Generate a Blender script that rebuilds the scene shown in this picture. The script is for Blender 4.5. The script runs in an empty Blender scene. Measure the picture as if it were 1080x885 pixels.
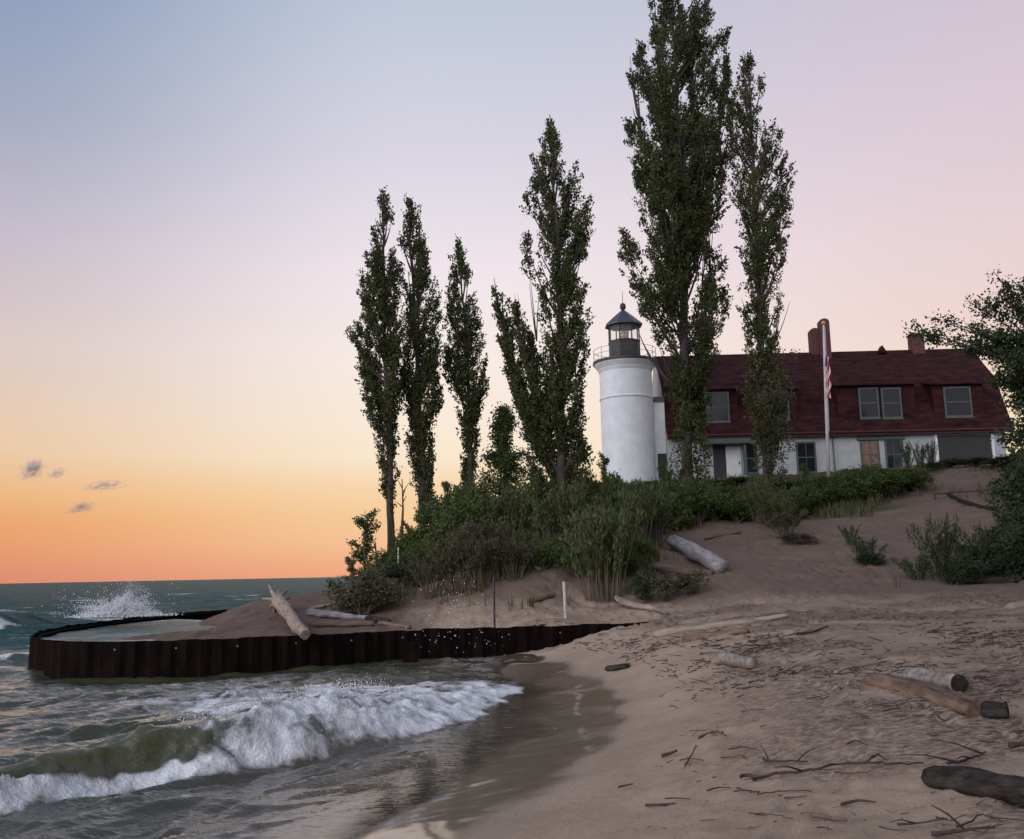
import bpy, bmesh, math, random
import numpy as np
from mathutils import Vector, Matrix

sc = bpy.context.scene
R = math.radians
rng = np.random.default_rng(7)
random.seed(7)

# ------------------------------------------------------------------ camera
F = 1000.0                      # focal length in pixels of the 1080 wide photograph
PITCH = math.atan(162.4 / F)
ROLL = R(-1.12)
CAM = np.array([0.0, 0.0, 2.4])
fw = np.array([0, math.cos(PITCH), math.sin(PITCH)])
r0 = np.array([1.0, 0, 0]); u0 = np.array([0, -math.sin(PITCH), math.cos(PITCH)])
rt = math.cos(ROLL) * r0 + math.sin(ROLL) * u0
up = -math.sin(ROLL) * r0 + math.cos(ROLL) * u0
cd = bpy.data.cameras.new("camera"); cam = bpy.data.objects.new("camera", cd)
sc.collection.objects.link(cam); sc.camera = cam
cd.sensor_fit = 'HORIZONTAL'; cd.sensor_width = 36; cd.lens = 36 * F / 1080
cd.clip_start = 0.1; cd.clip_end = 60000
cam.matrix_world = Matrix(((rt[0], up[0], -fw[0], CAM[0]), (rt[1], up[1], -fw[1], CAM[1]),
                           (rt[2], up[2], -fw[2], CAM[2]), (0, 0, 0, 1)))

# ------------------------------------------------------------------ sky, sun, exposure
world = bpy.data.worlds.new("World"); sc.world = world; world.use_nodes = True
SUN_AZ, SUN_EL = R(-62), R(4.0)            # azimuth from +Y towards +X
BACK_BOOST = 4.0
def lin(c):
    return tuple(((v / 255) / 12.92 if v / 255 <= .04045 else ((v / 255 + .055) / 1.055) ** 2.4) for v in c)
def build_world():
    nt = world.node_tree; nt.nodes.clear(); N = nt.nodes; L = nt.links
    out = N.new('ShaderNodeOutputWorld')
    tc = N.new('ShaderNodeTexCoord'); sep = N.new('ShaderNodeSeparateXYZ')
    L.new(tc.outputs['Generated'], sep.inputs[0])
    def m(op, a, b=None, clamp=False):
        n = N.new('ShaderNodeMath'); n.operation = op; n.use_clamp = clamp
        for i, v in enumerate((a, b)):
            if v is None: continue
            if isinstance(v, (int, float)): n.inputs[i].default_value = v
            else: L.new(v, n.inputs[i])
        return n.outputs[0]
    el = m('MULTIPLY', m('ARCSINE', sep.outputs['Z']), 180 / math.pi)      # degrees
    az = m('MULTIPLY', m('ARCTAN2', sep.outputs['X'], sep.outputs['Y']), 180 / math.pi)
    t = m('DIVIDE', m('ADD', el, 2.0), 92.0, True)
    def ramp(stops):
        n = N.new('ShaderNodeValToRGB'); cr = n.color_ramp
        while len(cr.elements) > 1: cr.elements.remove(cr.elements[0])
        for i, (e, c) in enumerate(stops):
            p = (e + 2) / 92
            k = cr.elements[0] if i == 0 else cr.elements.new(p)
            k.position = p; k.color = (*lin(c), 1)
        L.new(t, n.inputs[0]); return n.outputs[0]
    left = ramp([(-2, (205, 118, 96)), (0.2, (218, 138, 114)), (1.6, (228, 150, 110)), (3.2, (233, 162, 106)), (5, (236, 184, 132)),
                 (7, (233, 199, 164)), (9, (229, 201, 178)), (11, (222, 200, 186)), (13, (217, 199, 196)), (18, (197, 188, 200)), (25, (160, 168, 192)),
                 (32, (134, 156, 186)), (48, (112, 134, 168)), (90, (88, 108, 146))])
    mid = ramp([(-2, (232, 150, 110)), (0.2, (240, 170, 130)), (2, (245, 194, 150)), (4, (246, 206, 158)), (5.5, (247, 216, 178)), (7, (249, 230, 204)),
                (9, (250, 233, 215)), (13, (248, 235, 230)), (18, (240, 229, 234)), (25, (217, 213, 225)), (32, (194, 201, 219)),
                (48, (140, 156, 188)), (90, (88, 108, 146))])
    right = ramp([(-2, (245, 200, 140)), (2, (252, 214, 150)), (6, (255, 226, 176)), (9, (250, 222, 196)), (13, (238, 211, 205)),
                  (18, (230, 208, 212)), (25, (217, 201, 213)), (32, (204, 193, 208)), (48, (150, 160, 190)), (90, (88, 108, 146))])
    back = ramp([(-2, (160, 165, 190)), (2, (180, 178, 196)), (8, (205, 196, 208)), (16, (210, 205, 206)), (35, (196, 195, 203)), (60, (130, 142, 170)),
                 (90, (88, 108, 146))])
    def mix(f, a, b):
        n = N.new('ShaderNodeMix'); n.data_type = 'RGBA'; n.clamp_factor = True
        L.new(f, n.inputs[0]); L.new(a, n.inputs[6]); L.new(b, n.inputs[7]); return n.outputs[2]
    def ss(v, a, b):
        n = N.new('ShaderNodeMapRange'); n.interpolation_type = 'SMOOTHSTEP'; n.inputs[1].default_value = a; n.inputs[2].default_value = b
        L.new(v, n.inputs[0]); return n.outputs[0]
    c = mix(ss(az, -33, -5), left, mid)
    c = mix(ss(az, -4, 34), c, right)
    c = mix(ss(m('ABSOLUTE', az), 45, 115), c, back)
    bg = N.new('ShaderNodeBackground'); L.new(c, bg.inputs[0])
    # sky boost added behind and left of the camera to brighten tower and sand
    bd = m('ADD', m('MULTIPLY', sep.outputs['X'], math.sin(R(-145))), m('MULTIPLY', sep.outputs['Y'], math.cos(R(-145))))
    L.new(m('ADD', m('MULTIPLY', ss(bd, .15, .9), BACK_BOOST), 1.0), bg.inputs[1])
    sky = N.new('ShaderNodeTexSky'); sky.sky_type = 'NISHITA'; sky.sun_disc = False
    sky.sun_elevation = SUN_EL; sky.sun_rotation = SUN_AZ
    bg2 = N.new('ShaderNodeBackground'); bg2.inputs[1].default_value = 0.002; L.new(sky.outputs[0], bg2.inputs[0])
    add = N.new('ShaderNodeAddShader'); L.new(bg.outputs[0], add.inputs[0]); L.new(bg2.outputs[0], add.inputs[1])
    L.new(add.outputs[0], out.inputs[0])
build_world()
sd = bpy.data.lights.new("sun", 'SUN'); sun = bpy.data.objects.new("sun", sd); sc.collection.objects.link(sun)
sd.energy = 0.22; sd.angle = R(12); sd.color = (1.0, .62, .38)
sdir = Vector((math.sin(SUN_AZ) * math.cos(SUN_EL), math.cos(SUN_AZ) * math.cos(SUN_EL), math.sin(SUN_EL)))
sun.rotation_euler = (-sdir).to_track_quat('-Z', 'Y').to_euler(); sun.location = (0, 0, 60)
sc.view_settings.view_transform = 'Standard'; sc.view_settings.look = 'None'
sc.view_settings.gamma = 1; sc.view_settings.use_curve_mapping = False; sc.view_settings.exposure = 0.0

# ------------------------------------------------------------------ helpers
def dirn(px, py):
    return fw + (px - 540) / F * rt + (442.5 - py) / F * up
def at(px, py, Y):
    d = dirn(px, py); return CAM + d * (Y / d[1])
def atz(px, py, z):
    d = dirn(px, py); return CAM + d * ((z - CAM[2]) / d[2])

def _hash(ix, iy, iz, seed):
    h = (ix.astype(np.int64) * 374761393 + iy.astype(np.int64) * 668265263 + iz.astype(np.int64) * 2147483647 + seed * 1274126177) & 0xffffffff
    h = ((h ^ (h >> 13)) * 1274126177) & 0xffffffff
    h = ((h ^ (h >> 16)) * 2246822519) & 0xffffffff
    return ((h ^ (h >> 13)) & 0xffffff) / float(0xffffff) * 2 - 1
def vn(x, y, z=None, seed=0):
    x = np.asarray(x, float); y = np.asarray(y, float)
    z = np.zeros_like(x) if z is None else np.asarray(z, float)
    ix, iy, iz = np.floor(x), np.floor(y), np.floor(z)
    fx, fy, fz = x - ix, y - iy, z - iz
    s = lambda t: t * t * t * (t * (6 * t - 15) + 10)
    sx, sy, sz = s(fx), s(fy), s(fz)
    v = lambda a, b, c: _hash(ix + a, iy + b, iz + c, seed)
    l = lambda a, b, t: a + (b - a) * t
    flat = not np.any(fz)
    A = l(l(v(0, 0, 0), v(1, 0, 0), sx), l(v(0, 1, 0), v(1, 1, 0), sx), sy)
    if flat: return A
    B = l(l(v(0, 0, 1), v(1, 0, 1), sx), l(v(0, 1, 1), v(1, 1, 1), sx), sy)
    return l(A, B, sz)
def fbm(x, y, z=None, o=4, seed=0):
    a, t, f = 1.0, 0, 1.0
    for k in range(o):
        t = t + a * vn(x * f + 17.3 * k, y * f - 9.1 * k, None if z is None else z * f, seed + k); a *= .5; f *= 2.03
    return t
def sstep(a, b, x):
    t = np.clip((x - a) / (b - a), 0, 1); return t * t * (3 - 2 * t)

COL = sc.collection
def newmesh(name, verts, faces, mat=None, smooth=False, attrs=None):
    """verts (n,3) array, faces (m,k) array or list of tuples"""
    me = bpy.data.meshes.new(name); verts = np.asarray(verts, np.float32)
    if isinstance(faces, np.ndarray) and faces.ndim == 2:
        k = faces.shape[1]; me.vertices.add(len(verts)); me.vertices.foreach_set('co', verts.ravel())
        me.loops.add(faces.size); me.loops.foreach_set('vertex_index', faces.astype(np.int32).ravel())
        me.polygons.add(len(faces)); me.polygons.foreach_set('loop_start', np.arange(0, faces.size, k, dtype=np.int32))
        me.update(calc_edges=True)
    else:
        me.from_pydata([tuple(map(float, v)) for v in verts], [], [tuple(int(i) for i in f) for f in faces])
    for n, v in (attrs or {}).items():
        a = me.attributes.new(n, 'FLOAT', 'POINT'); a.data.foreach_set('value', np.asarray(v, np.float32))
    if smooth: me.polygons.foreach_set('use_smooth', np.ones(len(me.polygons), bool))
    me.update()
    if mat: me.materials.append(mat)
    return me
def obj(name, me, parent=None):
    o = bpy.data.objects.new(name, me); COL.objects.link(o)
    if parent: o.parent = parent
    return o
def tag(o, label=None, cat=None, group=None, kind=None):
    if label: o['label'] = label
    if cat: o['category'] = cat
    if group: o['group'] = group
    if kind: o['kind'] = kind
    return o
def thing(name, label, cat, loc=(0, 0, 0), rz=0, group=None):
    o = bpy.data.objects.new(name, None); COL.objects.link(o); o.empty_display_size = .2
    o.location = tuple(float(v) for v in loc); o.rotation_euler = (0, 0, rz); return tag(o, label, cat, group)
def dup(root, label=None, cat=None, group=None):
    r = root.copy(); COL.objects.link(r)
    for ch in list(root.children):
        c = ch.copy(); COL.objects.link(c); c.parent = r
        for g in list(ch.children):
            d = g.copy(); COL.objects.link(d); d.parent = c
    return tag(r, label, cat, group)

class MB:
    """collects geometry for one mesh"""
    def __init__(s): s.v = []; s.f = []; s.n = 0
    def add(s, v, f):
        s.v.append(np.asarray(v, float).reshape(-1, 3)); s.f += [tuple(int(i) + s.n for i in q) for q in f]; s.n += len(s.v[-1]); return s
    def box(s, x0, x1, y0, y1, z0, z1):
        v = [(x, y, z) for z in (z0, z1) for y in (y0, y1) for x in (x0, x1)]
        return s.add(v, [(0, 2, 3, 1), (4, 5, 7, 6), (0, 1, 5, 4), (2, 6, 7, 3), (0, 4, 6, 2), (1, 3, 7, 5)])
    def tube(s, pts, rad, n=8, cap=True, noise=0.0, seed=0, squash=1.0):
        pts = np.asarray(pts, float); rad = np.broadcast_to(np.asarray(rad, float), (len(pts),))
        tan = np.gradient(pts, axis=0); tan /= np.linalg.norm(tan, axis=1)[:, None] + 1e-9
        ref = np.array([0, 0, 1.0]) if abs(tan[:, 2]).mean() < .8 else np.array([1.0, 0, 0])
        ang = np.arange(n) / n * 2 * np.pi; vs = []
        for p, t, r in zip(pts, tan, rad):
            a = np.cross(t, ref); a /= np.linalg.norm(a) + 1e-9; b = np.cross(a, t)
            ring = np.cos(ang)[:, None] * a + np.sin(ang)[:, None] * b * squash
            rr = np.full(n, r)
            if noise:
                sl = np.full(n, np.linalg.norm(p - pts[0]) / max(rad.max(), .02) * .16)
                rr = r * (1 + noise * fbm(np.cos(ang) * 1.7, np.sin(ang) * 1.7, sl + .37, 3, seed))
            vs.append(p + ring * rr[:, None])
        m = len(pts); v = np.concatenate(vs); f = []
        for i in range(m - 1):
            for j in range(n):
                k = (j + 1) % n; f.append((i * n + j, i * n + k, i * n + n + k, i * n + n + j))
        if cap:
            f.append(tuple(range(n - 1, -1, -1))); f.append(tuple(range((m - 1) * n, m * n)))
        return s.add(v, f)
    def lathe(s, prof, c=(0, 0, 0), n=32, a0=0.0):
        ang = a0 + np.arange(n) / n * 2 * np.pi; v = []; f = []
        for r, z in prof: v += [(c[0] + r * math.cos(a), c[1] + r * math.sin(a), c[2] + z) for a in ang]
        for i in range(len(prof) - 1):
            for j in range(n):
                k = (j + 1) % n; f.append((i * n + j, i * n + k, (i + 1) * n + k, (i + 1) * n + j))
        return s.add(v, f)
    def build(s, name, mat, parent=None, smooth=False):
        me = newmesh(name, np.concatenate(s.v), s.f, mat, smooth); return obj(name, me, parent)
    def mesh(s, name, mat, smooth=False): return newmesh(name, np.concatenate(s.v), s.f, mat, smooth)

# ------------------------------------------------------------------ materials
def mat_base(name, color, rough=.8, var=.25, scale=6, bump=0.0, bscale=30, metallic=0.0, spec=.5, stretch=(1, 1, 1), color2=None, detail=6):
    m = bpy.data.materials.new(name); m.use_nodes = True; nt = m.node_tree; N = nt.nodes; L = nt.links
    p = N['Principled BSDF']; p.inputs['Roughness'].default_value = rough; p.inputs['Metallic'].default_value = metallic
    p.inputs['Specular IOR Level'].default_value = spec
    tc = N.new('ShaderNodeTexCoord'); mp = N.new('ShaderNodeMapping'); mp.inputs['Scale'].default_value = stretch
    L.new(tc.outputs['Object'], mp.inputs[0])
    no = N.new('ShaderNodeTexNoise'); no.inputs['Scale'].default_value = scale; no.inputs['Detail'].default_value = detail
    no.inputs['Roughness'].default_value = .65; L.new(mp.outputs[0], no.inputs[0])
    cr = N.new('ShaderNodeValToRGB'); c2 = color2 or tuple(c * (1 - var * 1.6) for c in color)
    cr.color_ramp.elements[0].position = .3; cr.color_ramp.elements[1].position = .7
    cr.color_ramp.elements[0].color = (*c2, 1); cr.color_ramp.elements[1].color = (*[c * (1 + var * .4) for c in color], 1)
    L.new(no.outputs[0], cr.inputs[0]); L.new(cr.outputs[0], p.inputs['Base Color'])
    if bump:
        nb = N.new('ShaderNodeTexNoise'); nb.inputs['Scale'].default_value = bscale; nb.inputs['Detail'].default_value = 5
        L.new(mp.outputs[0], nb.inputs[0]); b = N.new('ShaderNodeBump'); b.inputs['Strength'].default_value = bump; b.inputs['Distance'].default_value = .03
        L.new(nb.outputs[0], b.inputs['Height']); L.new(b.outputs[0], p.inputs['Normal'])
    return m
def mat_leaf(name, dark, light, trans=.25):
    m = bpy.data.materials.new(name); m.use_nodes = True; nt = m.node_tree; N = nt.nodes; L = nt.links
    p = N['Principled BSDF']; p.inputs['Roughness'].default_value = .6; p.inputs['Specular IOR Level'].default_value = .25
    at_ = N.new('ShaderNodeAttribute'); at_.attribute_name = 'rnd'
    cr = N.new('ShaderNodeValToRGB'); cr.color_ramp.elements[0].color = (*dark, 1); cr.color_ramp.elements[1].color = (*light, 1)
    L.new(at_.outputs['Fac'], cr.inputs[0]); L.new(cr.outputs[0], p.inputs['Base Color'])
    tr = N.new('ShaderNodeBsdfTranslucent'); L.new(cr.outputs[0], tr.inputs[0])
    mx = N.new('ShaderNodeMixShader'); mx.inputs[0].default_value = trans
    L.new(p.outputs[0], mx.inputs[1]); L.new(tr.outputs[0], mx.inputs[2]); L.new(mx.outputs[0], N['Material Output'].inputs[0])
    return m
M = {}
M['poplar_leaf'] = mat_leaf('poplar_leaf', (.022, .027, .009), (.068, .078, .026), .22)
M['ivy_leaf'] = mat_leaf('ivy_leaf', (.028, .042, .010), (.08, .105, .026), .25)
M['shrub_leaf'] = mat_leaf('shrub_leaf', (.034, .058, .014), (.11, .155, .04), .25)
M['willow_leaf'] = mat_leaf('willow_leaf', (.042, .058, .020), (.10, .13, .044), .25)
M['dark_leaf'] = mat_leaf('dark_leaf', (.02, .034, .014), (.055, .075, .035), .2)
M['dry_leaf'] = mat_leaf('dry_leaf', (.045, .042, .022), (.095, .095, .05), .2)
M['grass'] = mat_leaf('dune_grass', (.06, .06, .03), (.14, .14, .07), .25)
M['bark'] = mat_base('bark', (.052, .042, .034), .95, .4, 5, .5, 14, stretch=(1, 1, .3))
M['stem'] = mat_base('stem_bark', (.11, .085, .06), .9, .3, 6)
M['white_paint'] = mat_base('white_paint', (.62, .65, .655), .75, .10, 1.3, .15, 9)
M['house_paint'] = mat_base('house_paint', (.36, .39, .39), .8, .12, 1.6, .15, 9, spec=.2)
M['red_shingle'] = mat_base('red_shingle', (.040, .0135, .0135), .9, .5, 3.5, .3, 22, stretch=(.35, 1, 1), spec=.12)
M['red_trim'] = mat_base('red_trim', (.05, .012, .014), .8, .2, 4)
M['green_trim'] = mat_base('grey_green_trim', (.055, .072, .07), .6, .15, 4)
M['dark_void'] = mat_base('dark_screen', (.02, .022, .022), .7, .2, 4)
M['brick'] = mat_base('brick', (.10, .035, .03), .9, .35, 7, .4, 20)
M['lantern_black'] = mat_base('lantern_black', (.028, .022, .024), .55, .25, 6)
M['lantern_roof'] = mat_base('lantern_roof', (.05, .055, .075), .4, .2, 4)
M['iron'] = mat_base('iron', (.03, .025, .025), .6, .25, 10)
M['rust'] = mat_base('rusted_steel', (.010, .006, .005), .95, .45, 2.5, .4, 9, stretch=(1, 1, .35), spec=.04)
M['drift_grey'] = mat_base('weathered_wood', (.30, .28, .285), .85, .45, 9, .8, 26, stretch=(.12, 1, 1))
M['drift_pale'] = mat_base('pale_wood', (.31, .245, .19), .85, .45, 9, .7, 24, stretch=(.12, 1, 1))
M['drift_tan'] = mat_base('tan_wood', (.19, .122, .08), .9, .6, 9, .7, 28, stretch=(.15, 1, 1))
M['drift_dark'] = mat_base('dark_bark', (.05, .042, .036), .95, .6, 9, 1.0, 16, stretch=(.5, 1.4, 1.4), spec=.15)
M['drift_brown'] = mat_base('brown_wood', (.14, .095, .07), .9, .45, 9, .6, 24, stretch=(.15, 1, 1))
M['birch'] = mat_base('birch_bark', (.28, .25, .21), .85, .5, 9, .5, 20)
M['twig'] = mat_base('twig_bark', (.055, .035, .028), .9, .35, 12)
M['twig_red'] = mat_base('red_twig', (.14, .05, .035), .9, .35, 12)
M['pole'] = mat_base('pole_paint', (.55, .54, .53), .5, .15, 3)
M['post_white'] = mat_base('post_white', (.46, .42, .38), .7, .2, 5)
M['grey_wood'] = mat_base('grey_boards', (.13, .125, .115), .85, .3, 5, .3, 16)
M['curtain'] = mat_base('curtain', (.20, .12, .09), .8, .3, 4)
M['blind'] = mat_base('white_blind', (.42, .42, .41), .8, .15, 4)
M['lens'] = mat_base('lens_amber', (.55, .33, .15), .2, .2, 8)
def glass_mat(name, tint, rough=.06, alpha=1.0):
    m = bpy.data.materials.new(name); m.use_nodes = True; p = m.node_tree.nodes['Principled BSDF']
    p.inputs['Specular IOR Level'].default_value = .14; p.inputs['Base Color'].default_value = (*tint, 1); p.inputs['Roughness'].default_value = rough; p.inputs['Alpha'].default_value = alpha
    return m
M['glass'] = glass_mat('window_glass', (.012, .016, .018))
M['clear_glass'] = glass_mat('lantern_glass', (.8, .85, .85), .03, .12)

# ------------------------------------------------------------------ terrain function
WALL_TOP = .9
front_px = [(690, 656), (620, 659), (540, 661.5), (440, 664), (360, 668), (300, 671), (200, 675), (110, 677), (62, 677), (40, 675)]
back_px = [(31, 671), (40, 666), (62, 661), (100, 656), (150, 650), (200, 645.5), (238, 643)]
def plan(pts, z): return np.array([atz(a, b, z)[:2] for a, b in pts])
wall_front = plan(front_px, WALL_TOP); wall_back = plan(back_px, WALL_TOP)
def smooth_line(p, step):
    d = np.r_[0, np.cumsum(np.linalg.norm(np.diff(p, axis=0), axis=1))]
    n = max(2, int(d[-1] / step)); s = np.linspace(0, d[-1], n)
    q = np.c_[np.interp(s, d, p[:, 0]), np.interp(s, d, p[:, 1])]
    for _ in range(int(2.0 / step)):
        q[1:-1] = (q[:-2] + 2 * q[1:-1] + q[2:]) / 4
    return q
wall_line = smooth_line(np.r_[wall_front, wall_back], .125)

def P(px, Y, z): return ((px - 540) / F * Y * .9935, Y, z)
ctl = []
for a, b, z in [(470, 885, .13), (520, 862, .13), (562, 842, .13), (606, 814, .13), (641, 787, .13), (662, 759, .13), (666, 740, .13), (642, 719, .13), (602, 703, .13), (562, 694, .11),
                (385, 885, .0), (440, 852, .0), (492, 818, .0), (536, 786, .0), (560, 757, .0), (570, 735, .0), (566, 714, .0), (560, 701, .0), (520, 700, -.10), (480, 699, -.16), (530, 714, -.12), (490, 730, -.15)]:
    p = atz(a, b, z); ctl.append((p[0], p[1], z))
ctl += [P(*q) for q in [
    # lake bed and bay
    (0, 6, -.6), (300, 7, -.4), (380, 7.5, -.06), (100, 12, -.7), (350, 12, -.35), (440, 12, -.12), (0, 20, -1.0), (300, 18, -.6), (470, 17, -.2), (505, 16, -.12),
    (400, 22, -.5), (520, 23, -.2), (400, 24.5, -.65), (440, 24.8, -.55), (480, 25, -.3), (340, 24, -.8), (505, 25.3, -.1), (200, 23, -.9), (-200, 25, -1.6), (-300, 50, -2.2), (0, 60, -2.2), (150, 60, -2.2), (200, 52, -1.2),
    # beach
    (560, 6.2, .28), (600, 7.4, .30), (800, 6.3, .58), (1080, 5.6, .78), (1300, 6, .95), (700, 9, .42), (1080, 9.3, .95), (800, 10.3, .8), (690, 13, .35), (750, 15, .7),
    (700, 15.7, .5), (690, 20.5, .75), (645, 23.5, .40), (600, 25.3, .28), (540, 25.8, .12), (690, 26.5, .95), (640, 26.2, .75), (900, 12, .95), (1000, 13.5, 1.02), (860, 18, 1.05), (870, 24, 1.25), (1000, 25, 1.32),
    (1150, 20, 1.4), (760, 22, 1.05), (1000, 19, 1.15),
    # groyne fill
    (540, 28, .92), (600, 29, 1.0), (650, 29, 1.05), (440, 28, .85), (360, 28, .8), (300, 27.5, .75), (230, 28, .78), (170, 28, .74), (125, 28.5, .68), (100, 30, .45), (150, 33, .45), (175, 34, .55), (212, 37.5, .70), (235, 36, .84), (260, 32, .84), (200, 31, .76), (300, 33, .95),
    (300, 35.5, .98), (250, 35.5, .82), (350, 35, 1.05), (360, 38, 1.6), (300, 37.3, 1.35), (265, 38.3, 1.45), (270, 39.5, 1.5), (245, 41, .95), (300, 40, 1.65), (360, 41, 1.95), (360, 33, 1.0), (320, 44, 1.2), (240, 46, -.4), (300, 52, -.8), (360, 55, -.5),
    # dune toe and dune
    (420, 31, 1.0), (420, 36, 1.6), (395, 39, 2.1), (412, 42, 2.9), (446, 43, 3.8), (500, 44, 4.5), (560, 42, 4.6), (593, 38, 3.6), (480, 36, 2.2), (540, 34, 2.0), (540, 31, 1.15), (600, 32, 1.25),
    (640, 32.5, 1.35), (620, 35, 2.5), (650, 37, 3.2), (700, 32, 1.8), (700, 37, 2.75), (700, 42.5, 3.7), (768, 32, 2.1), (768, 37, 2.9), (790, 43, 4.2), (740, 47, 5.1), (690, 46.5, 4.8), (720, 28, 1.15), (800, 27, 1.35), (810, 46, 4.7),
    (900, 33, 2.35), (900, 42, 4.3), (850, 46.5, 4.85), (900, 48, 5.5), (960, 49, 6.0), (1000, 31, 1.9), (1000, 40, 4.0), (1000, 50, 6.3), (1080, 30, 2.1), (1080, 42, 5.2), (1200, 34, 4.0), (1300, 25, 3.2), (1010, 57, 8.3), (1080, 52, 7.4),
    (690, 50.5, 5.8), (760, 51.5, 6.3), (850, 51.5, 6.4), (620, 50, 6.0), (580, 50, 5.4),
    (663, 61, 7.9), (760, 60, 8.1), (900, 59, 8.2), (1060, 58, 8.5), (600, 60, 7.0), (550, 60, 5.6), (500, 58, 4.4), (440, 55, 2.6), (400, 55, 1.0), (390, 70, -1.0), (480, 75, 2.0),
    (700, 80, 8.0), (1000, 80, 8.5), (1300, 70, 9.0), (560, 100, 2.0), (430, 100, -2.2), (1300, 45, 7.0)]]
ctl = np.array(ctl)
def tps_fit(p, z, lam):
    n = len(p); d = np.linalg.norm(p[:, None] - p[None], axis=2); K = np.where(d > 0, d * d * np.log(d + 1e-12), 0) + lam * np.eye(n)
    Q = np.c_[np.ones(n), p]; A = np.block([[K, Q], [Q.T, np.zeros((3, 3))]])
    return np.linalg.solve(A, np.r_[z, 0, 0, 0])
SCL = 10.0
tw = tps_fit(ctl[:, :2] / SCL, ctl[:, 2], .002)
# wall line (front half) used for the step behind the piles
fl = smooth_line(wall_front, .25)
poly = np.r_[wall_front, wall_back]
def seg_dist(x, y, line):
    best = np.full(x.shape, 1e9); sgn = np.zeros(x.shape); ss = np.zeros(x.shape); acc = 0
    for a, b in zip(line[:-1], line[1:]):
        d = b - a; Lg = np.hypot(*d); t = np.clip(((x - a[0]) * d[0] + (y - a[1]) * d[1]) / (Lg * Lg), 0, 1)
        qx, qy = x - a[0] - t * d[0], y - a[1] - t * d[1]; ds = np.hypot(qx, qy)
        k = ds < best; best = np.where(k, ds, best); sgn = np.where(k, np.sign(d[0] * (y - a[1]) - d[1] * (x - a[0])), sgn); ss = np.where(k, acc + t * Lg, ss); acc += Lg
    return best, sgn, ss, acc
def tz_raw(x, y):
    x = np.asarray(x, float); y = np.asarray(y, float); sh = x.shape; x = x.ravel(); y = y.ravel(); out = np.empty(len(x))
    for i in range(0, len(x), 40000):
        xs, ys = np.clip(x[i:i + 40000], -60, 60), np.clip(y[i:i + 40000], 2, 105)
        d2 = (((xs[:, None] - ctl[None, :, 0]) / SCL) ** 2 + ((ys[:, None] - ctl[None, :, 1]) / SCL) ** 2)
        out[i:i + 40000] = (.5 * d2 * np.log(d2 + 1e-12)) @ tw[:-3] + tw[-3] + (np.c_[xs, ys] / SCL) @ tw[-2:]
    return out.reshape(sh)
def tz(x, y):
    """height of the sand"""
    x = np.asarray(x, float); y = np.asarray(y, float); sh = x.shape
    z = np.clip(tz_raw(x, y), -2.6, 11).ravel(); x = x.ravel(); y = y.ravel()
    # behind the piles the fill stands high, in front of them the lake bed or the low sand
    k = np.where((x > -17) & (x < 4.2) & (y > 20) & (y < 46))[0]
    if len(k):
        xs, ys = x[k], y[k]
        d, s, _, _ = seg_dist(xs, ys, fl); s = -s      # + behind (towards +Y)
        db, sb, _, _ = seg_dist(xs, ys, smooth_line(wall_back, .25))
        sd_ = d * np.sign(s)
        u = (xs / ys) * F * 1.0065 + 540
        low = np.where(u < 440, -.7, np.interp(u, [440, 500, 560, 640, 690], [-.25, .05, .22, .62, .93]))
        zin = z[k]
        inside = (s > 0)
        # outside the curved back of the groyne: lake
        out_back = (sb > 0) & (u < 236) & (ys > 25)
        out_left = (u < 40)
        zf = np.where(sd_ < 1.2, np.minimum(zin, low + .35 * np.clip(-sd_ - .3, 0, 3) * 0 ), zin)
        w = sstep(.06, .30, sd_)
        front = (sd_ < .30)
        zz = np.where(sd_ <= 0, np.where(sd_ > -3, np.minimum(zin, low + np.clip((-sd_ - 1.0) / 2, 0, 1) * 10), zin), low * (1 - w) + np.maximum(zin, .38 if True else 0) * w)
        zz = np.where(sd_ >= .30, np.maximum(zin, .38), zz)
        zz = np.where((out_back | out_left) & (sd_ > -.2), np.minimum(zin, -.7), zz)
        # tuck the fill under the back piles
        wb = sstep(.06, .28, np.where(sb > 0, -db, db)); nearb = (db < .28) & (sb <= 0) & (u < 236)
        zz = np.where(nearb, -.7 * (1 - wb) + zz * wb, zz)
        zz = np.where((u < 56) & (ys > 22), np.minimum(zz, -.7), zz)
        z[k] = zz
    return z.reshape(sh)
def gz(x, y): return float(tz(np.array([x]), np.array([y]))[0])
def spot(px, Y):
    """point of the sand seen in column px at distance Y"""
    p = at(px, 560, Y); return np.array([p[0], Y, gz(p[0], Y)])
def hit(px, py, y0=3.0, y1=70):
    """where the line of sight through a pixel meets the sand"""
    Y = np.concatenate([np.arange(y0, 20, .03), np.arange(20, y1, .08)]); d = dirn(px, py); t = Y / d[1]
    z = CAM[2] + d[2] * t; g = tz(d[0] * t, Y); k = np.where(z <= g)[0]
    i = k[0] if len(k) else len(Y) - 1
    return np.array([d[0] * t[i], Y[i], g[i]])
def axis(segs):
    out = [segs[0][0]]
    for a, b, s0, s1 in segs:
        p = a; 
        while p < b - 1e-6:
            t = (p - a) / (b - a); st = s0 * (s1 / s0) ** t; p = min(b, p + st); out.append(p)
    return np.array(out)
def grid_faces(nx, ny):
    i = np.arange((nx - 1) * (ny - 1)); r, c = i // (nx - 1), i % (nx - 1); a = r * nx + c
    return np.stack([a, a + 1, a + nx + 1, a + nx], 1)

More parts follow.
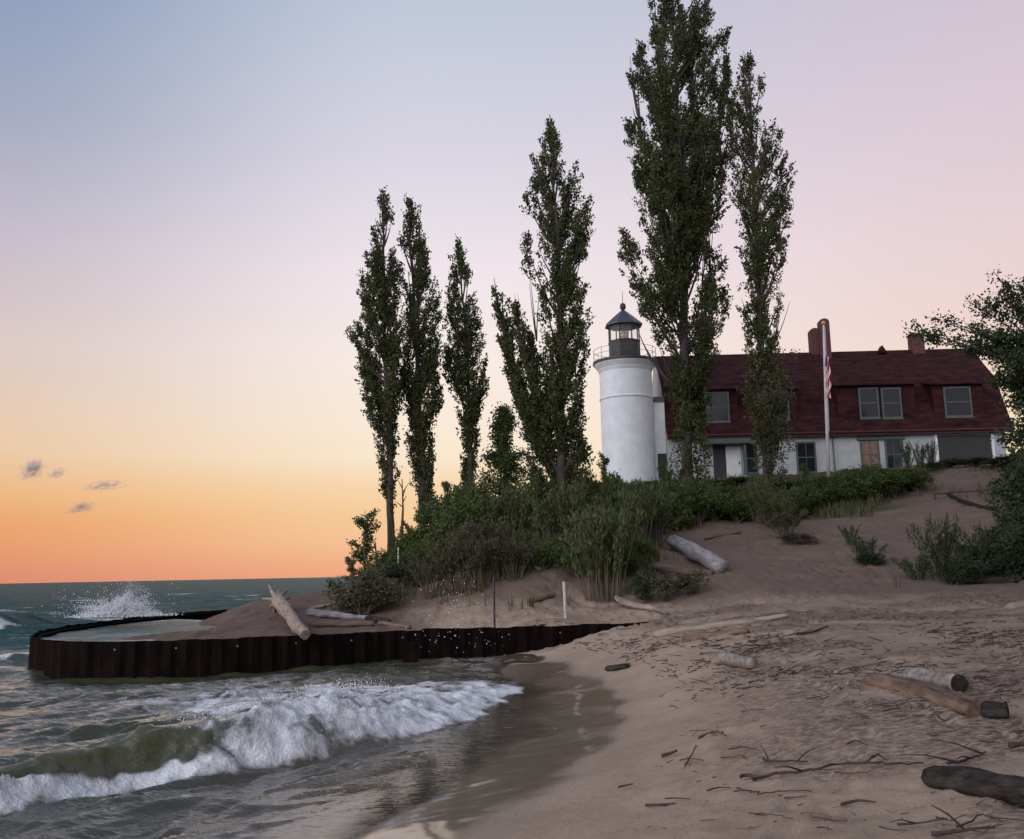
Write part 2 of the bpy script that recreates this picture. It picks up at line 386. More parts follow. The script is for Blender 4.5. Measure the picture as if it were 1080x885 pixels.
# ------------------------------------------------------------------ sand
def sand_material():
    m = bpy.data.materials.new('sand'); m.use_nodes = True; nt = m.node_tree; N = nt.nodes; L = nt.links
    p = N['Principled BSDF']; p.inputs['Specular IOR Level'].default_value = .2; tc = N.new('ShaderNodeTexCoord')
    def noise(scale, det=6, rough=.6, st=(1, 1, 1)):
        mp = N.new('ShaderNodeMapping'); mp.inputs['Scale'].default_value = st; L.new(tc.outputs['Object'], mp.inputs[0])
        n = N.new('ShaderNodeTexNoise'); n.inputs['Scale'].default_value = scale; n.inputs['Detail'].default_value = det
        n.inputs['Roughness'].default_value = rough; L.new(mp.outputs[0], n.inputs[0]); return n.outputs[0]
    def attr(n): a = N.new('ShaderNodeAttribute'); a.attribute_name = n; return a.outputs['Fac']
    def ramp(v, stops):
        n = N.new('ShaderNodeValToRGB'); cr = n.color_ramp
        cr.elements[0].position, cr.elements[1].position = stops[0][0], stops[-1][0]
        cr.elements[0].color, cr.elements[1].color = (*stops[0][1], 1), (*stops[-1][1], 1)
        for q, c in stops[1:-1]: e = cr.elements.new(q); e.color = (*c, 1)
        L.new(v, n.inputs[0]); return n.outputs[0]
    def mix(f, a, b):
        n = N.new('ShaderNodeMix'); n.data_type = 'RGBA'
        L.new(f, n.inputs[0])
        for i, v in ((6, a), (7, b)):
            if isinstance(v, tuple): n.inputs[i].default_value = (*v, 1)
            else: L.new(v, n.inputs[i])
        return n.outputs[2]
    def mth(op, a, b):
        n = N.new('ShaderNodeMath'); n.operation = op
        for i, v in enumerate((a, b)):
            if isinstance(v, (int, float)): n.inputs[i].default_value = v
            else: L.new(v, n.inputs[i])
        return n.outputs[0]
    dry = ramp(noise(.8, 8, .7), [(.3, (.27, .205, .150)), (.7, (.40, .305, .225))])
    grain = ramp(noise(70, 3, .8), [(.35, (.55, .55, .55)), (.65, (1.15, 1.15, 1.15))])
    mul = N.new('ShaderNodeMix'); mul.data_type = 'RGBA'; mul.blend_type = 'MULTIPLY'; mul.inputs[0].default_value = .55
    L.new(dry, mul.inputs[6]); L.new(grain, mul.inputs[7])
    shade_damp_sand = ramp(noise(1.3, 8, .7), [(.3, (.085, .058, .046)), (.7, (.135, .095, .074))])
    deb = ramp(noise(9, 8, .75, (1, 2.2, 1)), [(.44, (1, 1, 1)), (.56, (0, 0, 0))])
    debf = mth('MULTIPLY', deb, attr('debris'))
    c = mix(debf, mul.outputs[2], (.06, .040, .034))
    c = mix(attr('dune'), c, shade_damp_sand)  # tree shade painted into the slope sand; groyne fill dark and damp
    c = mix(attr('wet'), c, (.185, .142, .104))
    c = mix(attr('soil'), c, (.06, .055, .03))
    L.new(c, p.inputs['Base Color'])
    rg = N.new('ShaderNodeMapRange'); rg.inputs[3].default_value = .95; rg.inputs[4].default_value = .11; L.new(attr('wet'), rg.inputs[0]); L.new(mth('ADD', mth('MULTIPLY', attr('wet'), .75), .2), p.inputs['Specular IOR Level'])
    L.new(rg.outputs[0], p.inputs['Roughness'])
    h = mth('ADD', mth('MULTIPLY', noise(7, 7, .72), 1.5), mth('MULTIPLY', noise(60, 3, .7), .25))
    h = mth('MULTIPLY', h, mth('SUBTRACT', 1.0, attr('wet')))
    b = N.new('ShaderNodeBump'); b.inputs['Strength'].default_value = .55; b.inputs['Distance'].default_value = .05
    L.new(h, b.inputs['Height']); L.new(b.outputs[0], p.inputs['Normal'])
    return m
def build_sand():
    xs = axis([(-3000, -60, 900, 20), (-60, -16, 4, .3), (-16, -3, .16, .08), (-3, 9, .055, .06), (9, 30, .08, .3), (30, 60, .4, 3), (60, 3000, 20, 900)])
    ys = axis([(-300, -5, 80, 2), (-5, 4.5, .8, .1), (4.5, 14, .05, .06), (14, 30, .06, .10), (30, 62, .12, .35), (62, 110, .6, 6), (110, 3000, 20, 900)])
    X, Y = np.meshgrid(xs, ys); Z = tz(X, Y)
    u = np.where(Y > 1, X / np.maximum(Y, 1) * F + 540, 900)
    land = sstep(.15, .6, Z); inwall = (Y > 25.5) & (Z < 1.1) & (u < 690)
    # dune undulation and trampled relief
    Z = Z + .10 * fbm(X * .45, Y * .45, o=3, seed=3) * sstep(1.1, 2.2, Z)
    tr = fbm(X * 2.4, Y * 2.4, o=3, seed=11)
    tramp = sstep(.45, 1.0, Z) * (.35 + .65 * sstep(.0, .5, fbm(X * .3, Y * .3, o=2, seed=5) + .35))
    Z = Z - (.06 + .06 * sstep(13, 22, Y)) * sstep(.05, .7, tr) * tramp + .02 * tr * land
    Z = Z + .014 * fbm(X * 5.5, Y * 5.5, o=2, seed=21) * land
    Z = Z + .006 * fbm(X * .8 + Y * .5, Y * 1.8 - X * .9, o=3, seed=23) * (1 - land)
    fg = np.random.default_rng(55)
    lanes = [((2.2, 6.5), (6.0, 22)), ((4.2, 6.2), (4.6, 26)), ((1.8, 9), (10, 29)), ((3.0, 13), (12.5, 20)), ((6.5, 10), (12, 34)), ((3.5, 18), (9, 42)), ((5.2, 7.5), (8.5, 16)), ((8, 27), (17, 46)), ((7, 26), (19, 40)), ((10, 33), (20, 52))]
    for (a, b) in lanes:
        a, b = np.array(a, float), np.array(b, float); Lg = np.linalg.norm(b - a); t_ = (b - a) / Lg; nrm = np.array([-t_[1], t_[0]])
        for q in np.arange(0, Lg, .36):
            c = a + t_ * q + nrm * (.12 * (1 if int(q / .36) % 2 else -1) + .35 * math.sin(q * .5 + a[0]) + fg.normal() * .07); th = math.atan2(t_[1], t_[0]) + fg.normal() * .25
            i0, i1 = np.searchsorted(xs, [c[0] - .4, c[0] + .4]); j0, j1 = np.searchsorted(ys, [c[1] - .4, c[1] + .4])
            if i1 - i0 < 2 or j1 - j0 < 2: continue
            dx_, dy_ = X[j0:j1, i0:i1] - c[0], Y[j0:j1, i0:i1] - c[1]; e = np.sqrt(((dx_ * math.cos(th) + dy_ * math.sin(th)) / .17) ** 2 + ((-dx_ * math.sin(th) + dy_ * math.cos(th)) / .085) ** 2)
            Z[j0:j1, i0:i1] += (-.045 * np.exp(-e ** 2 * .9) + .016 * np.exp(-((e - 1.55) / .45) ** 2)) * sstep(.4, .6, Z[j0:j1, i0:i1]) * fg.uniform(.6, 1.2)
    wet = 1 - sstep(.105, .215, Z + .03 * fbm(X * .9, Y * .9, o=3, seed=8)); wet = np.where(inwall, 0, wet)
    band = np.exp(-((Z - 1.05) / .16) ** 2) * sstep(560, 640, u) * (Y < 30)
    band2 = np.exp(-((Z - 1.35) / .22) ** 2) * sstep(700, 820, u) * (Y < 34)
    near = sstep(.38, .7, Z) * .55 * sstep(600, 800, u)
    db = np.clip(band * .9 + band2 * .8 + near + .4 * sstep(620, 560, u) * (Y > 25) * (Z > .3) * (Y < 34), 0, 1) * sstep(-.5, .3, fbm(X * .55, Y * .8, o=3, seed=31) + .1)
    soil = sstep(4.6, 5.6, Z + .5 * fbm(X * .5, Y * .5, o=3, seed=41)) * (1 - sstep(925, 975, u) * (1 - sstep(8.6, 9.5, Z)))
    soil = np.maximum(soil, sstep(2.0, 3.2, Z + .6 * fbm(X * .6, Y * .6, o=3, seed=42)) * (1 - sstep(560, 660, u)) * .75)
    dune = sstep(.95, 1.7, Z + .25 * fbm(X * .5, Y * .5, o=3, seed=44)) * sstep(9, 17, Y) * .8  # slope sand darkened, tree shade put into the colour
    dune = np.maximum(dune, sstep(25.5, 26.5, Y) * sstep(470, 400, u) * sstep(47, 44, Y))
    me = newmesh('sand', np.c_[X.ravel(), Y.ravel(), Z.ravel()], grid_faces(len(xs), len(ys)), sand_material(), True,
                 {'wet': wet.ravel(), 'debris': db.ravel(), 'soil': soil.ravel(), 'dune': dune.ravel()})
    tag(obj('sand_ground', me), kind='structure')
build_sand()

# ------------------------------------------------------------------ lake
def water_material():
    m = bpy.data.materials.new('lake_water'); m.use_nodes = True; nt = m.node_tree; N = nt.nodes; L = nt.links
    p = N['Principled BSDF']; tc = N.new('ShaderNodeTexCoord')
    def attr(n): a = N.new('ShaderNodeAttribute'); a.attribute_name = n; return a.outputs['Fac']
    def noise(scale, det, st, rough=.6):
        mp = N.new('ShaderNodeMapping'); mp.inputs['Scale'].default_value = st; mp.inputs['Rotation'].default_value = (0, 0, R(-12)); L.new(tc.outputs['Object'], mp.inputs[0])
        n = N.new('ShaderNodeTexNoise'); n.inputs['Scale'].default_value = scale; n.inputs['Detail'].default_value = det; n.inputs['Roughness'].default_value = rough
        L.new(mp.outputs[0], n.inputs[0]); return n.outputs[0]
    def mix(f, a, b):
        n = N.new('ShaderNodeMix'); n.data_type = 'RGBA'; L.new(f, n.inputs[0])
        for i, v in ((6, a), (7, b)):
            if isinstance(v, tuple): n.inputs[i].default_value = (*v, 1)
            else: L.new(v, n.inputs[i])
        return n.outputs[2]
    def mathn(op, a, b, c):
        n = N.new('ShaderNodeMath'); n.operation = op; L.new(a, n.inputs[0]); n.inputs[1].default_value = b; n.inputs[2].default_value = c; return n.outputs[0]
    c = mix(attr('far'), (.046, .048, .028), (.014, .060, .061))
    c = mix(attr('shallow'), c, (.085, .065, .048))
    c = mix(attr('crest'), c, (.155, .17, .11))
    # foam: the mask broken up by lace-like noise
    fn = noise(5.5, 8, (1, 1, 1), .72)
    s = N.new('ShaderNodeMath'); s.operation = 'ADD'; L.new(attr('foam'), s.inputs[0]); L.new(fn, s.inputs[1])
    fr = N.new('ShaderNodeMapRange'); fr.interpolation_type = 'SMOOTHSTEP'; fr.inputs[1].default_value = .84; fr.inputs[2].default_value = 1.30; L.new(s.outputs[0], fr.inputs[0])
    foam = fr.outputs[0]
    fv = N.new('ShaderNodeValToRGB'); fv.color_ramp.elements[0].position = .36; fv.color_ramp.elements[1].position = .62
    fv.color_ramp.elements[0].color = (.47, .50, .53, 1); fv.color_ramp.elements[1].color = (.78, .79, .80, 1); L.new(noise(3.2, 7, (1.6, .55, 1), .75), fv.inputs[0])
    c2 = mix(foam, c, fv.outputs[0]); L.new(c2, p.inputs['Base Color'])
    rg = N.new('ShaderNodeMapRange'); L.new(mathn('MULTIPLY_ADD', attr('far'), .36, .04), rg.inputs[3]); rg.inputs[4].default_value = .9; L.new(foam, rg.inputs[0])
    L.new(mathn('MULTIPLY_ADD', attr('far'), -.48, .5), p.inputs['Specular IOR Level']); L.new(rg.outputs[0], p.inputs['Roughness'])
    p.inputs['IOR'].default_value = 1.55
    mxa = N.new('ShaderNodeMath'); mxa.operation = 'MAXIMUM'; L.new(attr('alpha'), mxa.inputs[0]); L.new(foam, mxa.inputs[1]); L.new(mxa.outputs[0], p.inputs['Alpha'])
    n1 = noise(1.5, 5, (.45, 1.3, 1)); n2 = noise(7, 4, (.6, 1.3, 1)); n3 = noise(22, 4, (1, 1, 1))
    a1 = N.new('ShaderNodeMath'); a1.operation = 'MULTIPLY_ADD'; L.new(n2, a1.inputs[0]); a1.inputs[1].default_value = .22; L.new(n1, a1.inputs[2])
    a2 = N.new('ShaderNodeMath'); a2.operation = 'MULTIPLY'; L.new(n3, a2.inputs[0]); L.new(foam, a2.inputs[1])
    a3 = N.new('ShaderNodeMath'); a3.operation = 'MULTIPLY_ADD'; L.new(a2.outputs[0], a3.inputs[0]); a3.inputs[1].default_value = .2
    am = N.new('ShaderNodeMath'); am.operation = 'MULTIPLY'; L.new(a1.outputs[0], am.inputs[0]); L.new(attr('chop'), am.inputs[1]); L.new(am.outputs[0], a3.inputs[2])
    b = N.new('ShaderNodeBump'); b.inputs['Strength'].default_value = 1.0; b.inputs['Distance'].default_value = .16
    L.new(a3.outputs[0], b.inputs['Height']); L.new(b.outputs[0], p.inputs['Normal'])
    tr = N.new('ShaderNodeBsdfTranslucent'); tr.inputs[0].default_value = (.46, .46, .28, 1)
    mx = N.new('ShaderNodeMixShader'); ml = N.new('ShaderNodeMath'); ml.operation = 'MULTIPLY'; ml.inputs[1].default_value = .62
    L.new(attr('crest'), ml.inputs[0]); L.new(ml.outputs[0], mx.inputs[0]); L.new(p.outputs[0], mx.inputs[1]); L.new(tr.outputs[0], mx.inputs[2])
    L.new(mx.outputs[0], N['Material Output'].inputs[0])
    return m
WATER = water_material()
toe_px = [(-140, 895), (-60, 882), (0, 867), (80, 848), (150, 831), (250, 816), (350, 796), (450, 774), (520, 748), (552, 724), (560, 708)]
toe = np.array([atz(a, b, .03)[:2] for a, b in toe_px])
toe_u = np.array([a for a, b in toe_px], float)
far_px = [(-160, 668), (-60, 664), (0, 665), (30, 661), (70, 656), (130, 652)]
far_toe = np.array([atz(a, b, .1)[:2] for a, b in far_px])
def build_lake():
    xs = axis([(-9000, -90, 3000, 30), (-90, -13, 1.2, .22), (-13, -7, .10, .05), (-7, 1.6, .036, .036), (1.6, 4.5, .05, .3), (4.5, 60, 1, 20), (60, 9000, 40, 3000)])
    ys = axis([(-200, 4, 60, .5), (4, 7.5, .1, .04), (7.5, 17, .034, .045), (17, 26, .05, .08), (26, 60, .10, .28), (60, 200, .4, 2.5), (200, 22000, 6, 2500)])
    X, Y = np.meshgrid(xs, ys); G = tz(X, Y)
    bay = (1 - sstep(20, 26, Y)) * sstep(-20, -13, X)           # sheltered water in front of the piles
    open_ = 1 - bay
    damp = (1 - sstep(90, 400, Y))
    Z = np.zeros_like(X); wx = 1.6 * fbm(X * .06, Y * .06, o=3, seed=51)
    for lam, amp, ang, ph in [(13, .16, -12, 0), (8.2, .14, -25, 1.7), (5.1, .09, 4, .4), (3.1, .055, -32, 2.2), (1.9, .035, -6, 4.0)]:
        a = R(ang); k = 2 * math.pi / lam; q = (X * math.sin(a) + Y * math.cos(a)) * k + ph + wx * (1.4 if lam > 4 else 2.4)
        loc = .6 + .8 * vn(X / lam * .35, Y / lam * .5, seed=int(lam * 10))
        sh = 1 - np.abs(np.sin(q / 2)) ; Z += amp * loc * (sh * 1.6 - .6) * open_ * damp * (1 if lam > 2 else (1 - sstep(30, 90, Y)))
    chopz = fbm(X * 1.1, Y * 2.2, o=4, seed=61)
    Z += .05 * chopz * open_ * (1 - sstep(40, 120, Y))
    # bay ripples running along the breaker
    ca, sa = math.cos(R(52)), math.sin(R(52)); A = X * ca + Y * sa; B = -X * sa + Y * ca
    rip = fbm(A * .55, B * 2.1, o=4, seed=71); rip2 = 1 - np.abs(vn(A * .5 + .5 * rip, B * 1.5, seed=75)) * 1.6
    depth0 = -G
    calm = sstep(.10, .5, depth0)
    Z += bay * calm * (.075 * rip + .085 * rip2)
    foam = np.zeros_like(X); crest = np.zeros_like(X); DX = np.zeros_like(X); DY = np.zeros_like(X)
    # white caps on the open lake
    cap = fbm(X * .16, Y * .4, o=4, seed=81) + .9 * np.clip(Z, -.3, .5)
    foam = np.maximum(foam, .62 * sstep(.64, 1.1, cap) * open_ * sstep(30, 40, Y) * (1 - sstep(150, 400, Y)))
    # the breaker in the bay
    k = np.where((X > -13) & (X < 3) & (Y > 6) & (Y < 27)); x, y = X[k], Y[k]
    line = smooth_line(toe, .2); d, s, ss, tot = seg_dist(x, y, line)
    dd = np.r_[0, np.cumsum(np.linalg.norm(np.diff(toe, axis=0), axis=1))]; U = np.interp(ss / tot * dd[-1], dd, toe_u)
    d = d * np.where(s >= 0, 1, -1)          # + offshore
    wob = .15 * fbm(x * 1.3, y * 1.3, o=4, seed=91) * (.45 + .55 * sstep(200, 320, U)) + .07 * vn(x * .8, y * .8, seed=92) + .05 * fbm(x * 5, y * 5, o=2, seed=93)
    d = d + wob
    Hh = np.interp(U, [-140, 0, 120, 240, 320, 400, 450, 500, 530, 560], [.40, .44, .48, .52, .56, .57, .50, .34, .24, .12])
    W = np.interp(U, [-140, 0, 240, 350, 450, 520, 560], [.75, .75, .8, 1.0, 1.5, 1.6, 1.2])
    t = d / W
    prof = np.where(t < 0, 0, np.where(t < 1, np.sin(np.clip(t, 0, 1) * math.pi / 2) ** 1.15, np.exp(-(np.maximum(t - 1, 0) / 1.5) ** 1.3)))
    ends = sstep(566, 545, U) * (ss < tot - 1e-3)
    Hs = Hh * prof * ends
    face = ends * (t > .0) * np.exp(-((t - .75) / .45) ** 2)
    curl = sstep(300, 180, U)
    # foam: all over the broken part, only at the toe of the curling part
    broke = sstep(215, 300, U + 60 * vn(x * 1.1, y * 1.1, seed=95))
    back = np.interp(U, [220, 300, 350, 420, 480, 520, 560], [.9, 1.6, 2.8, 5.6, 8.6, 9.0, 6.0])
    f_b = broke * sstep(-.14, .16, d) * (1 - sstep(.6 * back, 1.5 * back, d) * 1.0)
    f_b = f_b * np.interp(d / np.maximum(back, .1), [0, .3, .8, 1.4], [1.0, .86, .68, .5])
    lump = fbm(x * 1.7, y * 1.7, o=3, seed=97)
    ftop = np.interp(U, [-140, 0, 60, 130, 200, 260], [.5, .55, .5, .36, .42, .6])
    f_c = (1 - broke) * sstep(-.14, .14, d) * sstep(1.25 * ftop, .75 * ftop, t - .28 * lump * ftop)
    sn = fbm(A[k] * 4.5, B[k] * .9, o=3, seed=98)
    streak = (1 - broke) * np.maximum(sstep(.15, .8, sn) * (t > 0) * (t < 1.1) * .50 * sstep(230, 60, U), .52 * np.exp(-((t - 1.0) / .16) ** 2) * sstep(-.1, .5, fbm(x * 3, y * 3, o=3, seed=96)))
    fm = np.maximum(np.maximum(f_b, f_c), streak) * ends * np.clip(.80 + .30 * fbm(x * 2.2, y * 2.2, o=4, seed=99), .45, 1.05)
    bil = np.abs(vn(x * 3.1, y * 3.1, seed=101)) * .55 + np.abs(vn(x * 6.5, y * 6.5, seed=102)) * .30 + np.abs(vn(x * 13, y * 13, seed=103)) * .17
    zf = Hs + fm * (bil * .20 - .03 + .04 * lump * broke) * np.clip(prof * 1.5 + .15, 0, 1) * np.interp(U, [200, 400, 480, 560], [.7, 1.1, .7, .35])
    # fine droplets torn from the lip
    lipn = .5 * np.clip(fbm(x * 5, y * 5, o=3, seed=104), 0, 2) * np.exp(-((t - 1.0) / .22) ** 2) * ends * (U > 150) * (U < 470) * .10
    Z[k] += zf + lipn
    foam[k] = np.maximum(foam[k], fm * .98); crest[k] = np.maximum(crest[k], face * curl * (1 - np.clip(fm, 0, 1)))
    # lean the crest towards the shore
    nx_, ny_ = .80, -.60
    lean = .42 * Hs * np.exp(-((t - 1.0) / .55) ** 2) * (.5 + .5 * curl)
    DX[k] += nx_ * lean; DY[k] += ny_ * lean
    # lace left behind in front of and behind the wave
    old = sstep(.1, .9, fbm(A[k] * .9, B[k] * 2.6, o=4, seed=111)) * (.24 + .46 * sstep(360, 460, U)) * sstep(0.2, 1.5, d) * sstep(11, 4, d) * sstep(120, 330, U)
    foam[k] = np.maximum(foam[k], old * ends)
    # the breaker out on the lake at the left
    k = np.where((X > -60) & (X < -14) & (Y > 36) & (Y < 75)); x, y = X[k], Y[k]
    line = smooth_line(far_toe, .6); d, s, ss, tot = seg_dist(x, y, line); d = d * np.where(s >= 0, 1, -1) + .5 * vn(x * .5, y * .5, seed=121)
    t = d / 2.6; e = sstep(0, 3, ss) * sstep(tot, tot - 8, ss)
    prof = np.where(t < 0, 0, np.where(t < 1, np.sin(np.clip(t, 0, 1) * math.pi / 2), np.exp(-(np.maximum(t - 1, 0) / 1.2) ** 1.4)))
    fx = sstep(tot * .62, tot * .45, ss + 2.0 * vn(x * .4, y * .4, seed=123))
    Z[k] += prof * e * (1.0 + .25 * fx * np.abs(vn(x * 1.3, y * 1.3, seed=122)))
    foam[k] = np.maximum(foam[k], e * fx * sstep(-.2, .2, d) * sstep(1.7, .9, t)); 
    foam[k] = np.maximum(foam[k], .5 * e * np.exp(-((t - 1.05) / .2) ** 2) * sstep(.0, .5, vn(x * .5, y * .2, seed=124)))
    # churned water left of and behind the groyne
    d, s, ss, tot = seg_dist(X, Y, smooth_line(np.r_[wall_front[-3:], wall_back], .5)) if False else (None,) * 4
    k = np.where((X > -24) & (X < -9) & (Y > 23) & (Y < 52)); x, y = X[k], Y[k]
    d, s, _, _ = seg_dist(x, y, wall_line[::4])
    ch = sstep(3.5, .3, d) * .62 + sstep(.15, .8, fbm(x * .5, y * .9, o=4, seed=131)) * .55 * sstep(27, 33, y)
    foam[k] = np.maximum(foam[k], ch * sstep(27, 31, y) * sstep(-.2, .5, fbm(x * .8, y * 1.1, o=3, seed=133) + .25))
    # swash: thin sheet reaching up the sand, with a thin foam line
    dep = Z - G
    alpha = np.clip(dep / .10, 0, 1) ** .7; alpha = np.where(dep < .0, 0, alpha)
    edge = np.exp(-((dep - .012) / .010) ** 2) * sstep(-.1, .5, fbm(X * 1.2, Y * 1.2, o=3, seed=141)) * (Y < 24)
    foam = np.maximum(foam, .44 * edge)
    shallow = (1 - sstep(.12, .65, -G)) * (Y < 27)
    chop = np.where(Y < 27, .16 + .44 * sstep(.12, .6, -G), 1.0 + 4.5 * sstep(28, 70, Y)) * (1 + .5 * crest)
    ok = (Z - G) > -.12
    f = grid_faces(len(xs), len(ys)); okf = ok.ravel()[f].any(1)
    infill = (X > -15) & (Y > 24.4) & (G > .3) & (Y < 46); f = f[okf & ~infill.ravel()[f].all(1)]
    V = np.c_[(X + DX).ravel(), (Y + DY).ravel(), Z.ravel()]
    used = np.zeros(len(V), bool); used[f.ravel()] = True; idx = np.cumsum(used) - 1
    sel = lambda q: q.ravel()[used]
    me = newmesh('lake', V[used], idx[f], WATER, True, {'foam': sel(foam), 'crest': sel(crest), 'alpha': sel(alpha), 'shallow': sel(shallow), 'chop': sel(chop), 'far': sel(sstep(24, 40, Y))})
    tag(obj('lake_water', me), kind='structure')
build_lake()
def build_pool():
    c = np.array([atz(a, b, .70)[:2] for a, b in [(38, 674), (60, 667), (100, 661), (150, 656), (185, 653), (236, 655), (228, 664), (205, 672), (150, 676.4), (80, 676.8)]])
    n = len(c); ctr = c.mean(0); v = [(ctr[0], ctr[1], .70)]; f = []
    rings = 14; m = 80; th = np.linspace(0, n, m, endpoint=False)
    cl = np.r_[c, c[:1]]; bx = np.interp(th, np.arange(n + 1), cl[:, 0]); by = np.interp(th, np.arange(n + 1), cl[:, 1])
    for r in range(1, rings + 1):
        t = r / rings; x = ctr[0] + (bx - ctr[0]) * t; y = ctr[1] + (by - ctr[1]) * t
        z = .70 + .03 * fbm(x * 1.5, y * 1.5, o=3, seed=151) * (t < 1); v += list(np.c_[x, y, z])
    for j in range(m): f.append((0, 1 + j, 1 + (j + 1) % m))
    for r in range(rings - 1):
        for j in range(m):
            a = 1 + r * m; k = (j + 1) % m; f.append((a + j, a + m + j, a + m + k, a + k))
    v = np.array(v); one = np.ones(len(v))
    rr = np.r_[0, np.repeat(np.arange(1, rings + 1) / rings, m)]
    me = newmesh('pool', v, f, WATER, True, {'foam': .22 + .30 * np.clip(fbm(v[:, 0] * .7, v[:, 1] * .7, o=3, seed=155), -.5, .8) + .3 * sstep(.86, .97, rr), 'crest': one * 0, 'alpha': one, 'far': one * .85, 'shallow': one * .1, 'chop': one * 1.6})
    tag(obj('pool_water', me), kind='structure')
build_pool()

# ------------------------------------------------------------------ sheet pile groyne
def build_groyne():
    t = thing('sheet_pile_groyne', 'dark rusted sheet pile seawall curving round the sandy point', 'seawall', (float(wall_line[0][0]), float(wall_line[0][1]), 0))
    off = -np.array([wall_line[0][0], wall_line[0][1], 0])
    q = wall_line; tan = np.gradient(q, axis=0); tan /= np.linalg.norm(tan, axis=1)[:, None]; nor = np.c_[-tan[:, 1], tan[:, 0]]   # left of travel
    acc = np.r_[0, np.cumsum(np.linalg.norm(np.diff(q, axis=0), axis=1))]
    ph = (acc % .42) / .42; zig = np.interp(ph, [0, .3, .5, .8, 1], [0, 0, 1, 1, 0]) * .07
    inner = q - nor * 0.06; outer = q + nor * (zig[:, None] - .06)
    topn = WALL_TOP + .025 * np.round(vn(np.floor(acc / .5) * 3.7, np.zeros(len(acc)), seed=161) * 2) / 2
    n = len(q); o = outer; i_ = o - nor * .022
    v = np.concatenate([np.c_[o, np.full(n, -1.2)], np.c_[o, topn], np.c_[i_, topn], np.c_[i_, np.full(n, -1.2)]]) + off
    f = []
    for k in range(n - 1):
        for a in range(3): f.append((a * n + k, a * n + k + 1, (a + 1) * n + k + 1, (a + 1) * n + k))
    obj('piling', newmesh('piling', v, f, M['rust']), t)
    # waler channel behind the piles and the row of bolts
    w = MB(); lv = np.c_[q - nor * .115, np.full(n, WALL_TOP - .12)][::3] + off
    w.tube(lv, .055, 4); w.build('waler', M['rust'], t)
    rows = 0
    for k in range(0, n, 12):
        if acc[k] > 16.2 or acc[k] < 3: continue
        b = MB(); p = np.r_[o[k] + nor[k] * .0, WALL_TOP - .2] + off; d = np.r_[nor[k], 0]
        b.tube([p - d * .005, p + d * .02], .028, 6); b.build('bolt', M['grey_wood'], t)
build_groyne()

# ------------------------------------------------------------------ lighthouse
TY = 62.0
def build_lighthouse():
    base = at(664, 505, TY); gy = gz(base[0], base[1]) - .3
    t = thing('lighthouse', 'white round lighthouse tower with black lantern room on the dune', 'lighthouse', (base[0], base[1], gy))
    zz = lambda py: at(662, py, TY)[2] - gy
    r = .0615 * 28.6; m = MB()
    m.lathe([(r * .985, 0), (r * .985, zz(423)), (r * 1.015, zz(422)), (r * 1.015, zz(420.5)), (r * .985, zz(419.5)), (r * .985, zz(394)),
             (r * 1.03, zz(391.5)), (r * 1.05, zz(390)), (r * 1.16, zz(386)), (r * 1.17, zz(384.5))], n=96)
    m.build('tower_wall', M['white_paint'], t)
    g = MB(); g.lathe([(.5, zz(384.5)), (r * 1.22, zz(384.5)), (r * 1.22, zz(382)), (.5, zz(382))], n=48); g.build('gallery_deck', M['lantern_black'], t)
    rr = r * 1.18
    for k in range(10):
        a = k / 10 * 2 * math.pi + math.pi
        p = MB(); p.tube([(rr * math.cos(a), rr * math.sin(a), zz(382)), (rr * math.cos(a), rr * math.sin(a), zz(369))], .016, 6); p.build('railing_post', M['green_trim'], t)
    ring = MB()
    for py in (370, 375.5):
        ring.lathe([(rr - .01, zz(py) - .01), (rr + .01, zz(py) - .01), (rr + .01, zz(py) + .01), (rr - .01, zz(py) + .01), (rr - .01, zz(py) - .01)], n=40)
    ring.build('railing', M['green_trim'], t)
    lr = .0615 * 17.6; a0 = R(22.5); n8 = 8
    b = MB(); b.lathe([(lr, zz(382)), (lr, zz(362)), (lr * 1.03, zz(362)), (lr * 1.03, zz(360.5)), (lr * .9, zz(360.5)), (lr * .9, zz(381))], n=n8, a0=a0); b.build('lantern_parapet', M['lantern_black'], t)
    gl = MB(); gl.lathe([(lr * .95, zz(360.5)), (lr * .95, zz(344))], n=n8, a0=a0); gl.build('lantern_glazing', M['clear_glass'], t)
    for k in range(8):
        a = a0 + k * math.pi / 4; p = MB()
        p.tube([(lr * .96 * math.cos(a), lr * .96 * math.sin(a), zz(361)), (lr * .96 * math.cos(a), lr * .96 * math.sin(a), zz(343.5))], .045, 4); p.build('glazing_bar', M['lantern_black'], t)
    ro = MB(); ro.lathe([(lr * .9, zz(345.5)), (lr * 1.2, zz(344.5)), (lr * 1.2, zz(343)), (lr * .62, zz(334.5)), (lr * .2, zz(328.5)), (.01, zz(328))], n=n8, a0=a0); rob = ro.build('lantern_roof', M['lantern_roof'], t)
    v = MB(); v.lathe([(.13, zz(329)), (.12, zz(326.5)), (.19, zz(325.5)), (.20, zz(324.2)), (.20, zz(322)), (.14, zz(320.3)), (.02, zz(319.5)), (.015, zz(307)), (.001, zz(306.5))], n=16); v.build('vent_ball', M['lantern_black'], t, True)
    le = MB(); le.lathe([(.06, zz(361)), (.06, zz(358.5)), (.24, zz(357.5)), (.28, zz(354)), (.24, zz(350.5)), (.1, zz(349))], n=16); le.build('lens', M['lens'], t, True)
build_lighthouse()

